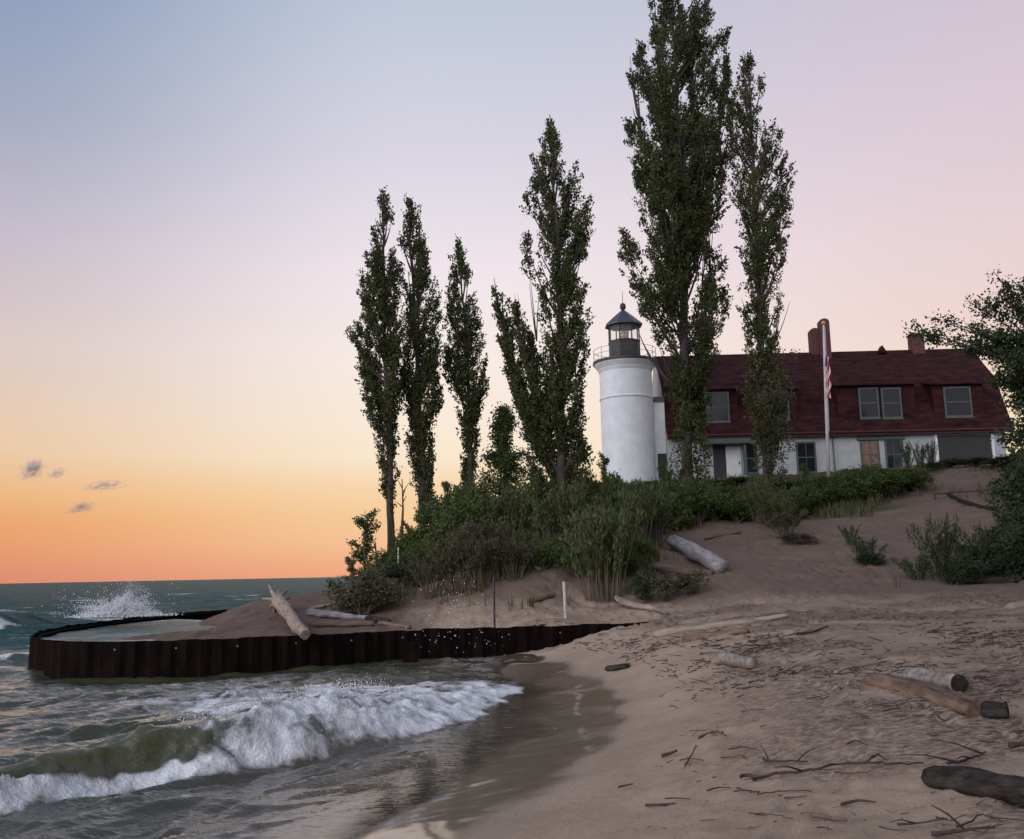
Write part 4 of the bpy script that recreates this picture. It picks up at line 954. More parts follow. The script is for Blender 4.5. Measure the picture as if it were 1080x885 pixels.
# hill crest band below the tower and the house
hillA = 'leafy green shrubs covering the dune crest'
OUT = [(500, 522), (530, 524), (560, 524), (590, 516), (606, 512), (620, 501), (640, 504), (660, 506), (690, 507), (720, 508), (750, 510), (790, 514), (820, 514), (845, 513), (865, 508), (885, 501), (905, 495), (930, 491), (955, 490), (975, 494), (995, 494), (1030, 492), (1060, 484), (1090, 470)]
def fit(px, Y, h, w):
    zt = at(px, np.interp(px, [o[0] for o in OUT], [o[1] for o in OUT]), Y)[2] - spot(px, Y)[2]
    return min(h, max(.5, zt / 1.12))
def row(kind, spots, label, group, jit=4, **kw):
    for (px, Y, h, w) in spots: 
        px += random.uniform(-jit, jit); Y += random.uniform(-.5, .5); h *= random.uniform(.9, 1.12)
        if kind in ('leafy', 'dark') and px > 500 and Y > 40: h = fit(px, Y, h, w)
        h *= random.choice((.8, .95, 1.0, 1.15)) if kind == 'leafy' else 1
        shrub(kind, px, Y, h, w * random.uniform(.9, 1.15), label, group, **kw)
row('leafy', [(602, 52, 2.0, 2.6), (622, 54, 2.1, 2.6), (640, 55, 1.7, 2.5), (660, 55.5, 1.6, 2.5), (682, 55.5, 1.5, 2.6), (700, 55.5, 1.5, 2.4), (606, 49, 1.9, 2.6), (628, 50, 2.0, 2.6), (650, 51, 1.9, 2.7), (672, 51, 1.9, 2.6), (694, 51.5, 1.8, 2.7)],
    'round leafy green shrub on the dune crest below the lighthouse tower', 'shrubs on the crest below the tower')
row('leafy', [(716, 53, 1.6, 2.6), (740, 54, 1.5, 2.6), (764, 54.5, 1.4, 2.6), (786, 54.5, 1.3, 2.4), (712, 49.5, 1.9, 2.8), (736, 50, 1.8, 2.8), (758, 50, 1.8, 2.8), (780, 50, 1.8, 2.6), (700, 47, 1.8, 2.6), (724, 47.5, 1.8, 2.7), (748, 47.5, 1.7, 2.6), (770, 47.5, 1.6, 2.5), (704, 44.6, 1.8, 2.4), (722, 44.8, 1.7, 2.4), (740, 44.8, 1.8, 2.4), (758, 45, 1.6, 2.4), (776, 45.3, 1.5, 2.3), (790, 46.5, 1.5, 2.2), (690, 44.6, 1.8, 2.4)],
    'leafy green shrub on the dune crest between the two big poplars', 'shrubs on the crest between the big poplars')
row('leafy', [(826, 53, 1.4, 2.4), (846, 53, 1.5, 2.5), (868, 53, 1.9, 2.6), (888, 53, 2.2, 2.8), (910, 53.5, 2.2, 2.8), (932, 54, 2.1, 2.8), (954, 54, 2.0, 2.7), (976, 54, 1.8, 2.4), (840, 49.5, 1.7, 2.6), (862, 50, 1.9, 2.6), (884, 50, 2.0, 2.8), (906, 50.5, 2.1, 2.8), (928, 50.5, 2.0, 2.7), (950, 50.5, 1.9, 2.6), (970, 51, 1.6, 2.2), (838, 47, 1.6, 2.3), (858, 47.5, 1.7, 2.4), (880, 47.8, 1.8, 2.4), (902, 48.3, 1.8, 2.4), (924, 48.8, 1.7, 2.4), (946, 49.3, 1.5, 2.2), (968, 50, 1.4, 2.0), (842, 45.6, 1.5, 2.0)],
    'dense green shrub on the dune crest in front of the house windows', 'shrubs on the crest in front of the house')
row('dark', [(990, 56, 1.2, 2.4), (1012, 56.5, 1.0, 2.4), (1034, 56, 1.2, 2.4), (1056, 55, 1.6, 2.6), (1076, 54, 2.2, 3.0)], 'dark low shrub in front of the dark bay of the house', 'low shrubs before the dark bay')
# left hill
row('leafy', [(508, 47, 2.2, 2.4), (528, 48, 2.3, 2.6), (548, 48, 2.2, 2.6), (568, 48, 2.2, 2.6), (586, 49, 2.2, 2.6), (516, 43, 2.4, 2.4), (538, 43, 2.5, 2.6), (560, 43, 2.4, 2.6), (582, 43.5, 2.4, 2.4)],
    'leafy green shrub on the slope around the foot of the twin stemmed poplar', 'shrubs around the twin stemmed poplar')
row('leafy', [(425, 41, 1.4, 1.8), (440, 41, 1.8, 2.0), (457, 41.5, 2.1, 2.0), (474, 42, 2.4, 2.2), (490, 42, 2.3, 2.2), (448, 38.5, 1.7, 1.9), (466, 38.5, 2.0, 2.0), (484, 39, 2.3, 2.1), (502, 39.5, 2.4, 2.2), (410, 40.5, 1.0, 1.5)],
    'leafy green shrub at the foot of the three left poplars', 'shrubs under the three left poplars')
shrub('conic', 533, 45, 5.4, 5.4, 'young pointed green tree left of the twin stemmed poplar', name='young_tree', cat='tree')
for px, Y, h, w, lb in [(385, 41, 3.0, 3.4, 'small wispy tree with dark leaves at the left end of the dune'), (371, 41, 1.4, 1.8, 'tiny sparse sapling nearest the lake horizon'), (470, 44, 2.6, 2.6, 'slim sapling between the second and third poplars'),
                    (486, 44, 2.2, 2.4, 'short sapling just left of the third poplar trunk'), (430, 42, 1.5, 1.8, 'small sapling right of the leftmost poplar trunk'), (612, 52, 3.4, 2.4, 'thin sapling top poking out left of the lighthouse tower')]:
    shrub('sapling', px, Y, h, w, lb, name='sapling', cat='tree')
row('willow', [(566, 38.5, 2.3, 2.2), (584, 37.2, 2.4, 2.2), (606, 36.5, 2.5, 2.3), (540, 38.5, 2.2, 2.1), (520, 38.6, 2.1, 2.1)], 'upright narrow leaved willow bush halfway up the slope behind the white post', 'willow bushes on the slope behind the posts')
row('willow', [(624, 33.2, 2.7, 2.2), (641, 32.8, 3.0, 2.3), (634, 34.6, 2.8, 2.2), (650, 36.4, 2.6, 2.3)], 'tall willow bush with bare lower stems right of the white post', 'tall willow bushes right of the white post')
row('willow', [(672, 38.5, 2.6, 2.6), (690, 40.5, 2.4, 2.6), (655, 40, 2.8, 2.8), (632, 40, 2.8, 2.8), (610, 40, 2.6, 2.6)], 'pale green willow bush above the grey log on the slope', 'willow bushes above the grey log')
row('twiggy', [(458, 34.2, 1.5, 2.0), (482, 34, 1.7, 2.1), (505, 34.4, 1.8, 2.1), (526, 34.6, 1.6, 2.0), (545, 34.2, 1.3, 1.7), (494, 36, 1.9, 2.2), (515, 36.5, 2.0, 2.2)], 'grey brown twiggy bush at the dune foot behind the spray', 'twiggy bushes at the dune foot')
row('dry', [(372, 34, 1.2, 2.2), (386, 33.4, 1.3, 2.3), (398, 34.2, 1.2, 2.2), (380, 36, 1.3, 2.2), (392, 36.5, 1.3, 2.2)], 'brownish low bush behind the white driftwood logs', 'brownish bushes on the sandy point')
row('dark', [(436, 37, 1.4, 1.8), (418, 37.5, 1.0, 1.6)], 'low dark bush on the slope left of the twiggy bushes', 'low dark bushes left of the twiggy bushes')
shrub('dry', 700, 30.5, 1.0, 1.6, 'brown dead bush beside the buried end of the seawall'); shrub('dry', 722, 30.6, .85, 1.5, 'rounded dead bush on the sand right of the seawall end')
shrub('dark', 680, 31, 1.0, 1.3, 'small dark bush behind the buried end of the seawall')
row('leafy', [(556, 36.2, .9, 1.5), (574, 35.4, 1.0, 1.6), (590, 35.2, .9, 1.5), (608, 34.8, 1.0, 1.6), (662, 34.6, .9, 1.5), (676, 35.6, 1.0, 1.7)], 'low green shrub filling the bare slope between the willow bushes', 'low shrubs between the willow bushes')
for px, Y, h, w, lb in [(640, 51, 2.6, 2.2, 'sapling rising above the crest shrubs in front of the tower'), (706, 49, 2.4, 2.2, 'sapling standing out of the crest shrubs left of the ivy clad poplar'), (850, 49, 2.2, 2.2, 'sapling standing out of the crest shrubs below the single window'), (590, 42, 3.2, 2.6, 'sapling beside the trunk of the twin stemmed poplar')]:
    shrub('sapling', px, Y, h, w, lb, name='sapling', cat='tree')
# right side
row('weed', [(964, 31, 1.0, 1.4), (984, 31.3, 1.8, 1.7), (1000, 31.6, 1.4, 1.7), (992, 30.2, 1.0, 1.6), (1020, 31.4, 1.3, 1.7), (1042, 32, 1.5, 1.8), (1064, 31.5, 1.5, 1.9)], 'dark leafy bush at the left of the thicket on the right', 'left bushes of the right hand thicket')
row('dark', [(1006, 30.6, .8, 2.0), (1030, 31.2, .9, 2.2), (1052, 32, 1.3, 2.2), (1070, 33, 2.0, 2.4), (1088, 34, 3.0, 2.8), (1108, 34, 3.4, 3.2), (1060, 29.6, .8, 2.0), (1084, 30, 1.3, 2.4), (1094, 38, 2.8, 2.6)],
    'dark dense bush in the thicket at the right edge of the sand slope', 'bushes of the right hand thicket')
shrub('weed', 912, 33.6, 1.0, 1.7, 'lone dark tuft of a bush in the middle of the sand slope'); shrub('dark', 914, 33.3, .55, 1.3, 'low leafy clump at the foot of the lone tuft on the sand slope')
shrub('weed', 897, 37.5, .9, .9, 'small bush on the sand just below the crest shrubs')
row('willow', [(818, 43.5, 1.8, 1.8), (800, 43.8, 1.9, 1.8), (835, 43.8, 1.6, 1.8), (826, 42, 1.5, 1.7)], 'grassy willow tuft at the foot of the slim poplar', 'willow tufts at the foot of the slim poplar')
shrub('twiggy', 826, 40, 1.1, 1.8, 'grey twiggy tuft on the sand below the slim poplar'); shrub('dry', 840, 38.5, .5, 1.9, 'flat mat of dead twigs on the sand below the slim poplar')
row('weed', [(960, 57.6, 1.6, 1.4), (974, 57.4, 1.8, 1.2), (990, 57.2, 1.7, 1.2)], 'upright leafy plant in front of the paired house windows', 'upright plants by the paired windows', name='plant', cat='plant')

# ------------------------------------------------------------------ dune grass (stuff)
def build_grass():
    g = np.random.default_rng(99); n = 26000; px = g.uniform(380, 1080, n); Y = g.uniform(29.5, 57, n); x = (px - 540) / F * Y; z = tz(x, Y)
    dens = sstep(.0, .7, fbm(x * .45, Y * .45, o=3, seed=201) + .1)
    want = np.where(px < 690, sstep(1.2, 2.0, z), sstep(4.4, 5.2, z)) * np.where((px > 930) & (z > 4), .06, 1) + .003 * (z > 1.2)
    k = g.uniform(0, 1, n) < want * dens; x, Y, z = x[k], Y[k], z[k]; m = len(x)
    # each tuft: several blades
    nb = 5; x = np.repeat(x, nb) + g.normal(size=m * nb) * .06; Y = np.repeat(Y, nb) + g.normal(size=m * nb) * .06; z = np.repeat(z, nb) - .03; c = np.c_[x, Y, z]
    h = g.uniform(.25, .65, len(c)); ph = g.uniform(0, 6.283, len(c)); ln = g.uniform(.05, .35, len(c)) * h; tip = c + np.c_[np.cos(ph) * ln, np.sin(ph) * ln, h]; mid = c * .45 + tip * .55 + np.c_[np.zeros(len(c)), np.zeros(len(c)), h * .08]
    w = .014; s = np.c_[-np.sin(ph), np.cos(ph), np.zeros(len(c))] * w
    v = np.stack([c - s, c + s, mid + s * .8, tip, mid - s * .8], 1).reshape(-1, 3); f = np.arange(len(v)).reshape(-1, 5)
    r = np.repeat(g.uniform(0, 1, len(c)), 5)
    tag(obj('dune_grass', newmesh('dune_grass', v, f, M['grass'], False, {'rnd': r})), 'thin dry grass growing over the dune slopes', 'grass', kind='stuff')
build_grass()

# ------------------------------------------------------------------ driftwood
def log(name, label, a, b, r, mat, seed=1, bend=.05, stubs=3, end_dark=None, n=14, taper=.75, group=None, sink=.25, roots=0, cat='log', lift=0, hollow=False):
    """a, b: world ends on the sand"""
    g = np.random.default_rng(seed); a = np.array(a, float); b = np.array(b, float); L_ = np.linalg.norm(b - a); k = 22; s = np.linspace(0, 1, k)[:, None]
    c = a.copy(); p = a + (b - a) * s; side = np.cross(b - a, [0, 0, 1]); side /= np.linalg.norm(side) + 1e-9
    p = p + side * (bend * L_ * np.sin(s * math.pi * g.uniform(.8, 1.6) + g.uniform(0, 1))) * g.choice([-1, 1])
    rad = r * (1 + (taper - 1) * s[:, 0]) * (1 + .08 * vn(s[:, 0] * 6, np.zeros(k), seed=seed)); rad[:3] *= [.72, .90, .97]; p[:, 2] += rad.mean() * (1 - sink) + lift + .12 * r * vn(s[:, 0] * 4, np.ones(k), seed=seed + 5)
    o = MB(); o.tube(p - c, rad, n, noise=.26, seed=seed)
    for j in range(stubs):
        i = g.integers(3, k - 2); d = g.normal(size=3); d[2] = abs(d[2]) + .2; d /= np.linalg.norm(d); q = p[i] - c; ln = r * g.uniform(.12, .5); o.tube([q, q + d * (rad[i] * .9 + ln * .5), q + d * (rad[i] * .9 + ln)], [rad[i] * .5, rad[i] * .36, rad[i] * .24], 8, noise=.2, seed=j)
    for j in range(roots):
        ax_ = (a - b) / L_; ph = j / roots * 6.283 + g.uniform(-.2, .2); u_ = np.cross(ax_, [0, 0, 1]); u_ /= np.linalg.norm(u_); w_ = np.cross(u_, ax_); d = ax_ * g.uniform(.5, 1.2) + (u_ * math.cos(ph) + w_ * math.sin(ph)) * g.uniform(.55, 1.15)
        ln = r * g.uniform(1.5, 2.7); q = p[0] - c; e = q + d * ln; o.tube(bez(q - ax_ * r * .8, q + d * ln * .4 + ax_ * .05, e + g.normal(size=3) * r * .35, 8), np.linspace(r * .52, r * .13, 8), 7, noise=.2, seed=seed + j)
    me = o.mesh(name, M[mat], True); az_ = math.atan2(b[1] - a[1], b[0] - a[0]); ey_ = math.atan2(b[2] - a[2], np.hypot(*(b - a)[:2])); rot = Matrix.Rotation(az_, 4, 'Z') @ Matrix.Rotation(-ey_, 4, 'Y')
    me.transform(rot.inverted()); ob = obj(name, me); ob.matrix_world = Matrix.Translation(tuple(c)) @ rot; tag(ob, label, cat, group)
    if end_dark:
        e = MB(); t = (p[-1] - p[-2]) / np.linalg.norm(p[-1] - p[-2]); e.tube([p[-1] - c - t * .02, p[-1] - c + t * .012], [rad[-1] * .93, rad[-1] * .86], n, noise=.12, seed=seed); em = e.mesh('cut_end', M[end_dark]); em.transform(rot.inverted()); obj('cut_end', em, ob)
    return ob
H = lambda px, py: hit(px, py)
log('driftwood_log', 'dark bark covered log at the bottom right corner of the beach', H(976, 827), H(1110, 850), .092, 'drift_dark', 1, .03, 3, taper=1.05, sink=.45)
log('driftwood_log', 'long orange tan log on the beach, lying in front of a pale birch log', H(918, 722), H(1036, 757), .125, 'drift_tan', 2, .03, 4, 'drift_brown', taper=.95, sink=.5)
log('driftwood_log', 'short pale birch log lying just behind the orange tan log', H(958, 722), H(1012, 730), .125, 'birch', 3, .01, 2, 'drift_dark', taper=.95, sink=.2)
log('driftwood_log', 'stubby dark log end sticking out beyond the orange tan log', H(1036, 757), H(1064, 758), .09, 'drift_dark', 4, .0, 0, taper=.95, sink=.3)
log('driftwood_log', 'thick grey weathered log slanting down the sand slope below the crest', H(706, 578), H(766, 605), .30, 'drift_grey', 5, .02, 3, taper=.95, roots=0, sink=.1)
log('driftwood_log', 'brown split log half buried under the grey weathered log', H(688, 600), H(748, 610), .17, 'drift_brown', 6, .05, 1, taper=.7)
log('driftwood_log', 'long pale plank like log across the beach near the seawall end', H(690, 672), H(832, 652), .13, 'drift_pale', 7, .02, 1, taper=.5, sink=.5)
log('driftwood_log', 'reddish thin log lying along the long pale log', H(720, 676), H(790, 668), .08, 'drift_tan', 8, .02, 0, taper=.8, sink=.5)
log('driftwood_log', 'whitish rounded piece of driftwood on the wrack line', H(752, 700), H(800, 704), .12, 'birch', 9, .04, 4, taper=.7, sink=.3)
log('driftwood_log', 'tan log lying on the slope near the willow bushes', H(652, 632), H(696, 653), .10, 'drift_pale', 10, .05, 0, taper=.8)
log('driftwood_log', 'bent grey branch arching out of the willow bushes', H(655, 590), H(672, 604), .05, 'drift_pale', 15, .2, 0, taper=.7, lift=.2)
log('driftwood_log', 'dark log at the foot of the bushes left of the white post', H(556, 636), H(585, 630), .09, 'drift_brown', 16, .05, 0, taper=.7)
log('driftwood_log', 'brown fallen branch in the bare sand patch among bushes', H(545, 586), H(572, 602), .10, 'drift_pale', 17, .05, 1, taper=.7)
log('driftwood_log', 'dark log end at the waterline below the wrack', H(640, 708), H(662, 705), .07, 'drift_dark', 18, .02, 0, taper=.8)
log('driftwood_log', 'pale branch on the sand high on the slope by the crest shrubs', H(744, 569), H(780, 562), .08, 'drift_brown', 19, .05, 1, taper=.7)
# on the groyne
rw_a = H(292, 648); rw_b = atz(322, 672, WALL_TOP + .02)
rw = log('driftwood_stump', 'pale driftwood stump with splayed roots leaning over the seawall edge', rw_a + [0, 0, .35], [rw_b[0], rw_b[1], WALL_TOP - .1], .27, 'drift_pale', 11, .0, 2, 'drift_brown', taper=.5, roots=13, cat='stump', sink=.2)
log('driftwood_log', 'upper whitish log on the sandy point behind the seawall', H(324, 648), H(390, 655), .13, 'drift_grey', 12, .01, 1, taper=.6)
log('driftwood_log', 'thin pale branch behind the whitish log on the sandy point', H(328, 643), H(356, 637), .07, 'drift_pale', 13, .02, 0, taper=.6)
log('driftwood_log', 'dull brown log lying along the top of the seawall', H(326, 661), H(395, 660), .10, 'drift_brown', 14, .01, 1, taper=.8)
log('driftwood_log', 'tan short log on the sand right behind the seawall, near the spray', H(400, 659), H(432, 664), .08, 'drift_tan', 20, .02, 0, taper=.8)
log('driftwood_log', 'dark tangled log at the back of the seawall under the brownish bushes', H(385, 655), H(412, 659), .11, 'drift_dark', 21, .05, 5, taper=.9)

# ------------------------------------------------------------------ sticks
def stick(label, pts, r, mat='twig', group='dark sticks strewn on the beach sand', seed=1, name='stick', fork=0):
    g = np.random.default_rng(seed); w = np.array([H(a, b) for a, b in pts]); d = np.r_[0, np.cumsum(np.linalg.norm(np.diff(w, axis=0), axis=1))]; n = max(6, len(pts) * 4); s = np.linspace(0, d[-1], n)
    p = np.c_[[np.interp(s, d, w[:, i]) for i in range(3)]].T; p[:, :2] += g.normal(size=(n, 2)) * min(.02, d[-1] * .015); p[:, 2] = tz(p[:, 0], p[:, 1]) + r * .9 + .012 + .03 * np.clip(vn(s * 3, s * 0, seed=seed), 0, 1)
    c = p[0].copy(); o = MB(); o.tube(p - c, r * np.linspace(1, .45, n), 6, noise=.2, seed=seed)
    for k in range(fork):
        i = g.integers(2, n - 2); e = p[i] - c + np.array([g.normal() * .15, g.normal() * .15, g.uniform(.02, .14)]); o.tube([p[i] - c, (p[i] - c + e) / 2 + [0, 0, .02], e], [r * .6, r * .45, r * .25], 5)
    ob = o.build(name, M[mat], None, True); ob.location = tuple(c); return tag(ob, label, 'stick', group)
stick('long wavy dark stick left of the dark bark log', [(780, 825), (788, 822), (796, 826), (815, 820), (850, 817), (880, 812), (935, 812), (972, 809)], .016, seed=301, fork=2)
stick('reddish curved twig on the middle of the beach', [(737, 781), (748, 776), (758, 777), (766, 781)], .015, 'twig_red', seed=302)
stick('short thick black stick nearest the wet sand', [(698, 801), (714, 796)], .026, seed=303)
stick('slanted thin stick beside the short thick black stick', [(724, 811), (735, 788)], .010, seed=304)
stick('straight thin stick low on the smooth sand', [(680, 853), (712, 851)], .013, seed=305)
stick('thin grey twig just right of the straight thin stick', [(702, 848), (728, 846)], .008, seed=306)
stick('small twig above the straight thin stick near the water', [(652, 836), (668, 831)], .012, seed=307)
stick('broad flat brown stick near the bottom of the beach', [(856, 866), (870, 867), (892, 870)], .020, 'drift_brown', seed=308)
stick('forked dark branch at the bottom edge of the beach', [(985, 884), (1010, 882), (1032, 880), (1048, 879)], .016, seed=309, fork=1)
stick('long thin pale branch on the wrack line', [(880, 712), (905, 706), (932, 701)], .028, 'drift_pale', seed=310)
stick('crooked dark root on the smooth sand', [(805, 803), (812, 808), (825, 810), (850, 808)], .014, seed=311, fork=2)
stick('long fine twig in two strands below the crooked root', [(776, 835), (800, 842), (830, 839), (856, 838)], .008, seed=312)
stick('dark curved stick pointing up the beach near the grey patch', [(840, 672), (860, 668), (872, 663)], .03, seed=313)
stick('thin fine twig above the broad flat brown stick', [(888, 853), (905, 848), (925, 850)], .012, seed=314)
stick('bent dark twig rising beside the dark bark log', [(1000, 812), (1015, 806), (1028, 802), (1040, 797)], .014, seed=315, fork=3)
stick('curved black stick at the right edge above the dark log', [(1066, 792), (1084, 790)], .03, seed=316)
stick('slim dark stick lying across the wrack in front of the seawall', [(560, 668), (575, 664)], .04, seed=317)
g = np.random.default_rng(400)
for k in range(46):
    u = g.uniform(0, 1); px = g.uniform(690, 1078); py = g.uniform(712, 880) if u < .75 else g.uniform(690, 760)
    if px < 690 + (py - 712) * .25 and py > 780: continue
    sc_ = (py - 606) / 150; ln = g.uniform(8, 30) * sc_ * (1.0 if px > 760 else .7); sl = g.normal() * .10; cv = g.normal() * 2.0 * sc_
    stick('small dark stick lying flat on the beach sand', [(px, py), (px + ln * .5, py - ln * .5 * sl - cv), (px + ln, py - ln * sl)], g.uniform(.004, .010), seed=500 + k, fork=int(g.uniform(0, 1.6)), group='small sticks strewn on the beach')
def build_debris():
    """wrack: bark chips and twig bits nobody could count"""
    g = np.random.default_rng(77); o_v = []; o_f = []; n0 = 0
    N_ = 5200; px = g.uniform(560, 1080, N_); py = np.where(g.uniform(0, 1, N_) < .72, g.normal(690, 20, N_), g.uniform(640, 880, N_))
    d = np.array([dirn(a, b) for a, b in zip(px, py)])
    # march all rays at once
    Yl = np.concatenate([np.arange(5, 20, .08), np.arange(20, 36, .15)]); best = np.full(N_, np.nan)
    for y in Yl:
        t = y / d[:, 1]; z = CAM[2] + d[:, 2] * t; gzv = tz_fast(d[:, 0] * t, np.full(N_, y)); k = np.isnan(best) & (z <= gzv); best[k] = y
    ok = ~np.isnan(best) & (py < 890); t = best / d[:, 1]; x = d[:, 0] * t; y = best; z = tz_fast(x, np.nan_to_num(y, nan=10))
    ok &= (z > .38) & (z < 1.9)
    dens = sstep(-.25, .6, fbm(np.nan_to_num(x) * .6, np.nan_to_num(y) * 1.2, o=3, seed=211)); ok &= g.uniform(0, 1, N_) < (dens * .9 + .1) * np.where(py > 755, .35, 1)
    x, y, z = x[ok], y[ok], z[ok]; n = len(x); L_ = (g.uniform(.15, 1, n) ** 2.4 * .26 + .02) * np.clip(y / 14, .4, 1.3); r = g.uniform(.0025, .007, n) * np.clip(y / 12, .6, 1.6)
    ph = g.normal(.1, .6, n) + np.where(g.uniform(0, 1, n) < .45, g.uniform(0, 3.1, n), 0); tilt = np.abs(g.normal(0, .16, n)); dx = np.c_[np.cos(ph) * np.cos(tilt), np.sin(ph) * np.cos(tilt), np.sin(tilt)]
    sd = np.c_[-np.sin(ph), np.cos(ph), np.zeros(n)]; uz = np.array([0, 0, 1.0]); c = np.c_[x, y, z + r * 1.0 + .012]
    V = []
    for s_ in (0, .5, 1):
        base = c + dx * (L_ * s_)[:, None] + sd * (np.sin(s_ * 3.1) * L_ * g.normal(0, .12, n))[:, None]; rr = (r * (1 - .5 * s_))[:, None]
        V += [base + sd * rr, base + uz * rr * 1.2, base - sd * rr, base - uz * rr]
    V = np.stack(V, 1).reshape(-1, 3); q = []
    for s_ in (0, 1):
        for j in range(4): q.append((s_ * 4 + j, s_ * 4 + (j + 1) % 4, s_ * 4 + 4 + (j + 1) % 4, s_ * 4 + 4 + j))
    q = np.array(q); f = (np.arange(n)[:, None, None] * 12 + q[None]).reshape(-1, 4)
    tag(obj('beach_debris', newmesh('beach_debris', V, f, M['twig'])), 'brown wrack of twigs and bark bits spread over the sand', 'debris', kind='stuff')
# fast bilinear height lookup for many queries
gx_ = np.arange(-14, 26, .1); gy_ = np.arange(4, 40, .1); GG = tz(*np.meshgrid(gx_, gy_))
def tz_fast(x, y):
    i = np.clip((x - gx_[0]) / .1, 0, len(gx_) - 2); j = np.clip((y - gy_[0]) / .1, 0, len(gy_) - 2); i0 = i.astype(int); j0 = j.astype(int); a = i - i0; b = j - j0
    return GG[j0, i0] * (1 - a) * (1 - b) + GG[j0, i0 + 1] * a * (1 - b) + GG[j0 + 1, i0] * (1 - a) * b + GG[j0 + 1, i0 + 1] * a * b
build_debris()

# ------------------------------------------------------------------ posts, rails, flag and small things
def post(label, px, py0, py1, Y, r, mat, name='post', lean=0):
    b = spot(px, Y); top = at(px, py1, Y)[2] - b[2]; o = MB(); o.tube([(0, 0, -.3), (lean * .5, 0, top * .5), (lean, 0, top)], r, 8); o.lathe([(r * 1.12, top - .05), (r * 1.12, top), (.001, top + .02)], (lean, 0, 0), 8)
    ob = o.build(name, M[mat], None, False); ob.location = tuple(b); return tag(ob, label, 'post')
post('pale thin post standing on the sand behind the seawall', 594, 655, 614, 29.3, .045, 'post_white', lean=-.02)
post('dark thin post behind the seawall near the white spray', 520, 660, 608, 28.6, .032, 'iron')
post('small pale stake in the bushes under the leftmost poplar', 420, 600, 578, 39, .03, 'post_white')
def dead_tree(label, px, Y, pts, r):
    b = spot(px, Y); w = [at(a, c, Y) - b for a, c in pts]; o = MB(); o.tube(w, np.linspace(r, .02, len(w)), 7, noise=.2, seed=3)
    g = np.random.default_rng(px); 
    for k in range(5): q = w[len(w) // 2] * (1 - k / 6) + w[-1] * (k / 6); o.tube([q, q + np.array([g.normal() * .2, g.normal() * .2, g.uniform(.2, .6)])], [.03, .008], 4)
    ob = o.build('dead_trunk', M['drift_tan' if px < 430 else 'bark'], None, True); ob.location = tuple(b); tag(ob, label, 'dead tree')
dead_tree('thin reddish dead trunk right of the leftmost poplar', 424, 43, [(424, 590), (424, 560), (425, 535), (424, 505)], .10)
dead_tree('short dead snag right of the second poplar trunk', 455, 43, [(455, 575), (455, 560), (457, 545)], .12)
dead_tree('thin dead stem at the left end of the dune beside the wispy tree', 397, 42, [(397, 610), (397, 590), (396, 572)], .07)
def pile_stub():
    p = atz(433, 703, 0.0); o = MB(); o.box(-.13, .13, -.14, .14, -1.0, .62); o.box(-.19, -.133, -.16, .16, -1.0, .45); o.box(.133, .18, -.12, .12, -1.0, .70)
    ob = o.build('pile_stub', M['rust']); ob.location = (p[0], p[1] - .0, 0); tag(ob, 'dark broken pile stub standing in the foam by the seawall', 'pile')
pile_stub()
def rail_fence():
    a, b, c = at(986, 521, 47), at(1035, 517.5, 47), at(1068, 515, 47); base = spot(1035, 47); t = thing('rail_fence', 'dark low metal rail fence across the sand path by the house', 'fence', base)
    o = MB(); o.tube([a - base, b - base, c - base], .035, 6); o.build('top_rail', M['iron'], t)
    for p in (a, b, c):
        o = MB(); g_ = gz(p[0], p[1]); o.tube([(p[0] - base[0], 0, g_ - base[2] - .2), (p[0] - base[0], 0, p[2] - base[2])], .045, 6); o.build('post', M['iron'], t)
    return t
rail_fence()
def edging():
    pts = [hit(a, b) for a, b in [(1000, 522), (1015, 530), (1035, 536), (1052, 538)]]; c = pts[0]; o = MB(); o.tube([p - c + [0, 0, .05] for p in pts], .09, 7, noise=.3, seed=9)
    ob = o.build('path_edging', M['drift_dark']); ob.location = tuple(c); tag(ob, 'dark curved timber edging on the sand below the rail fence', 'edging')
edging()
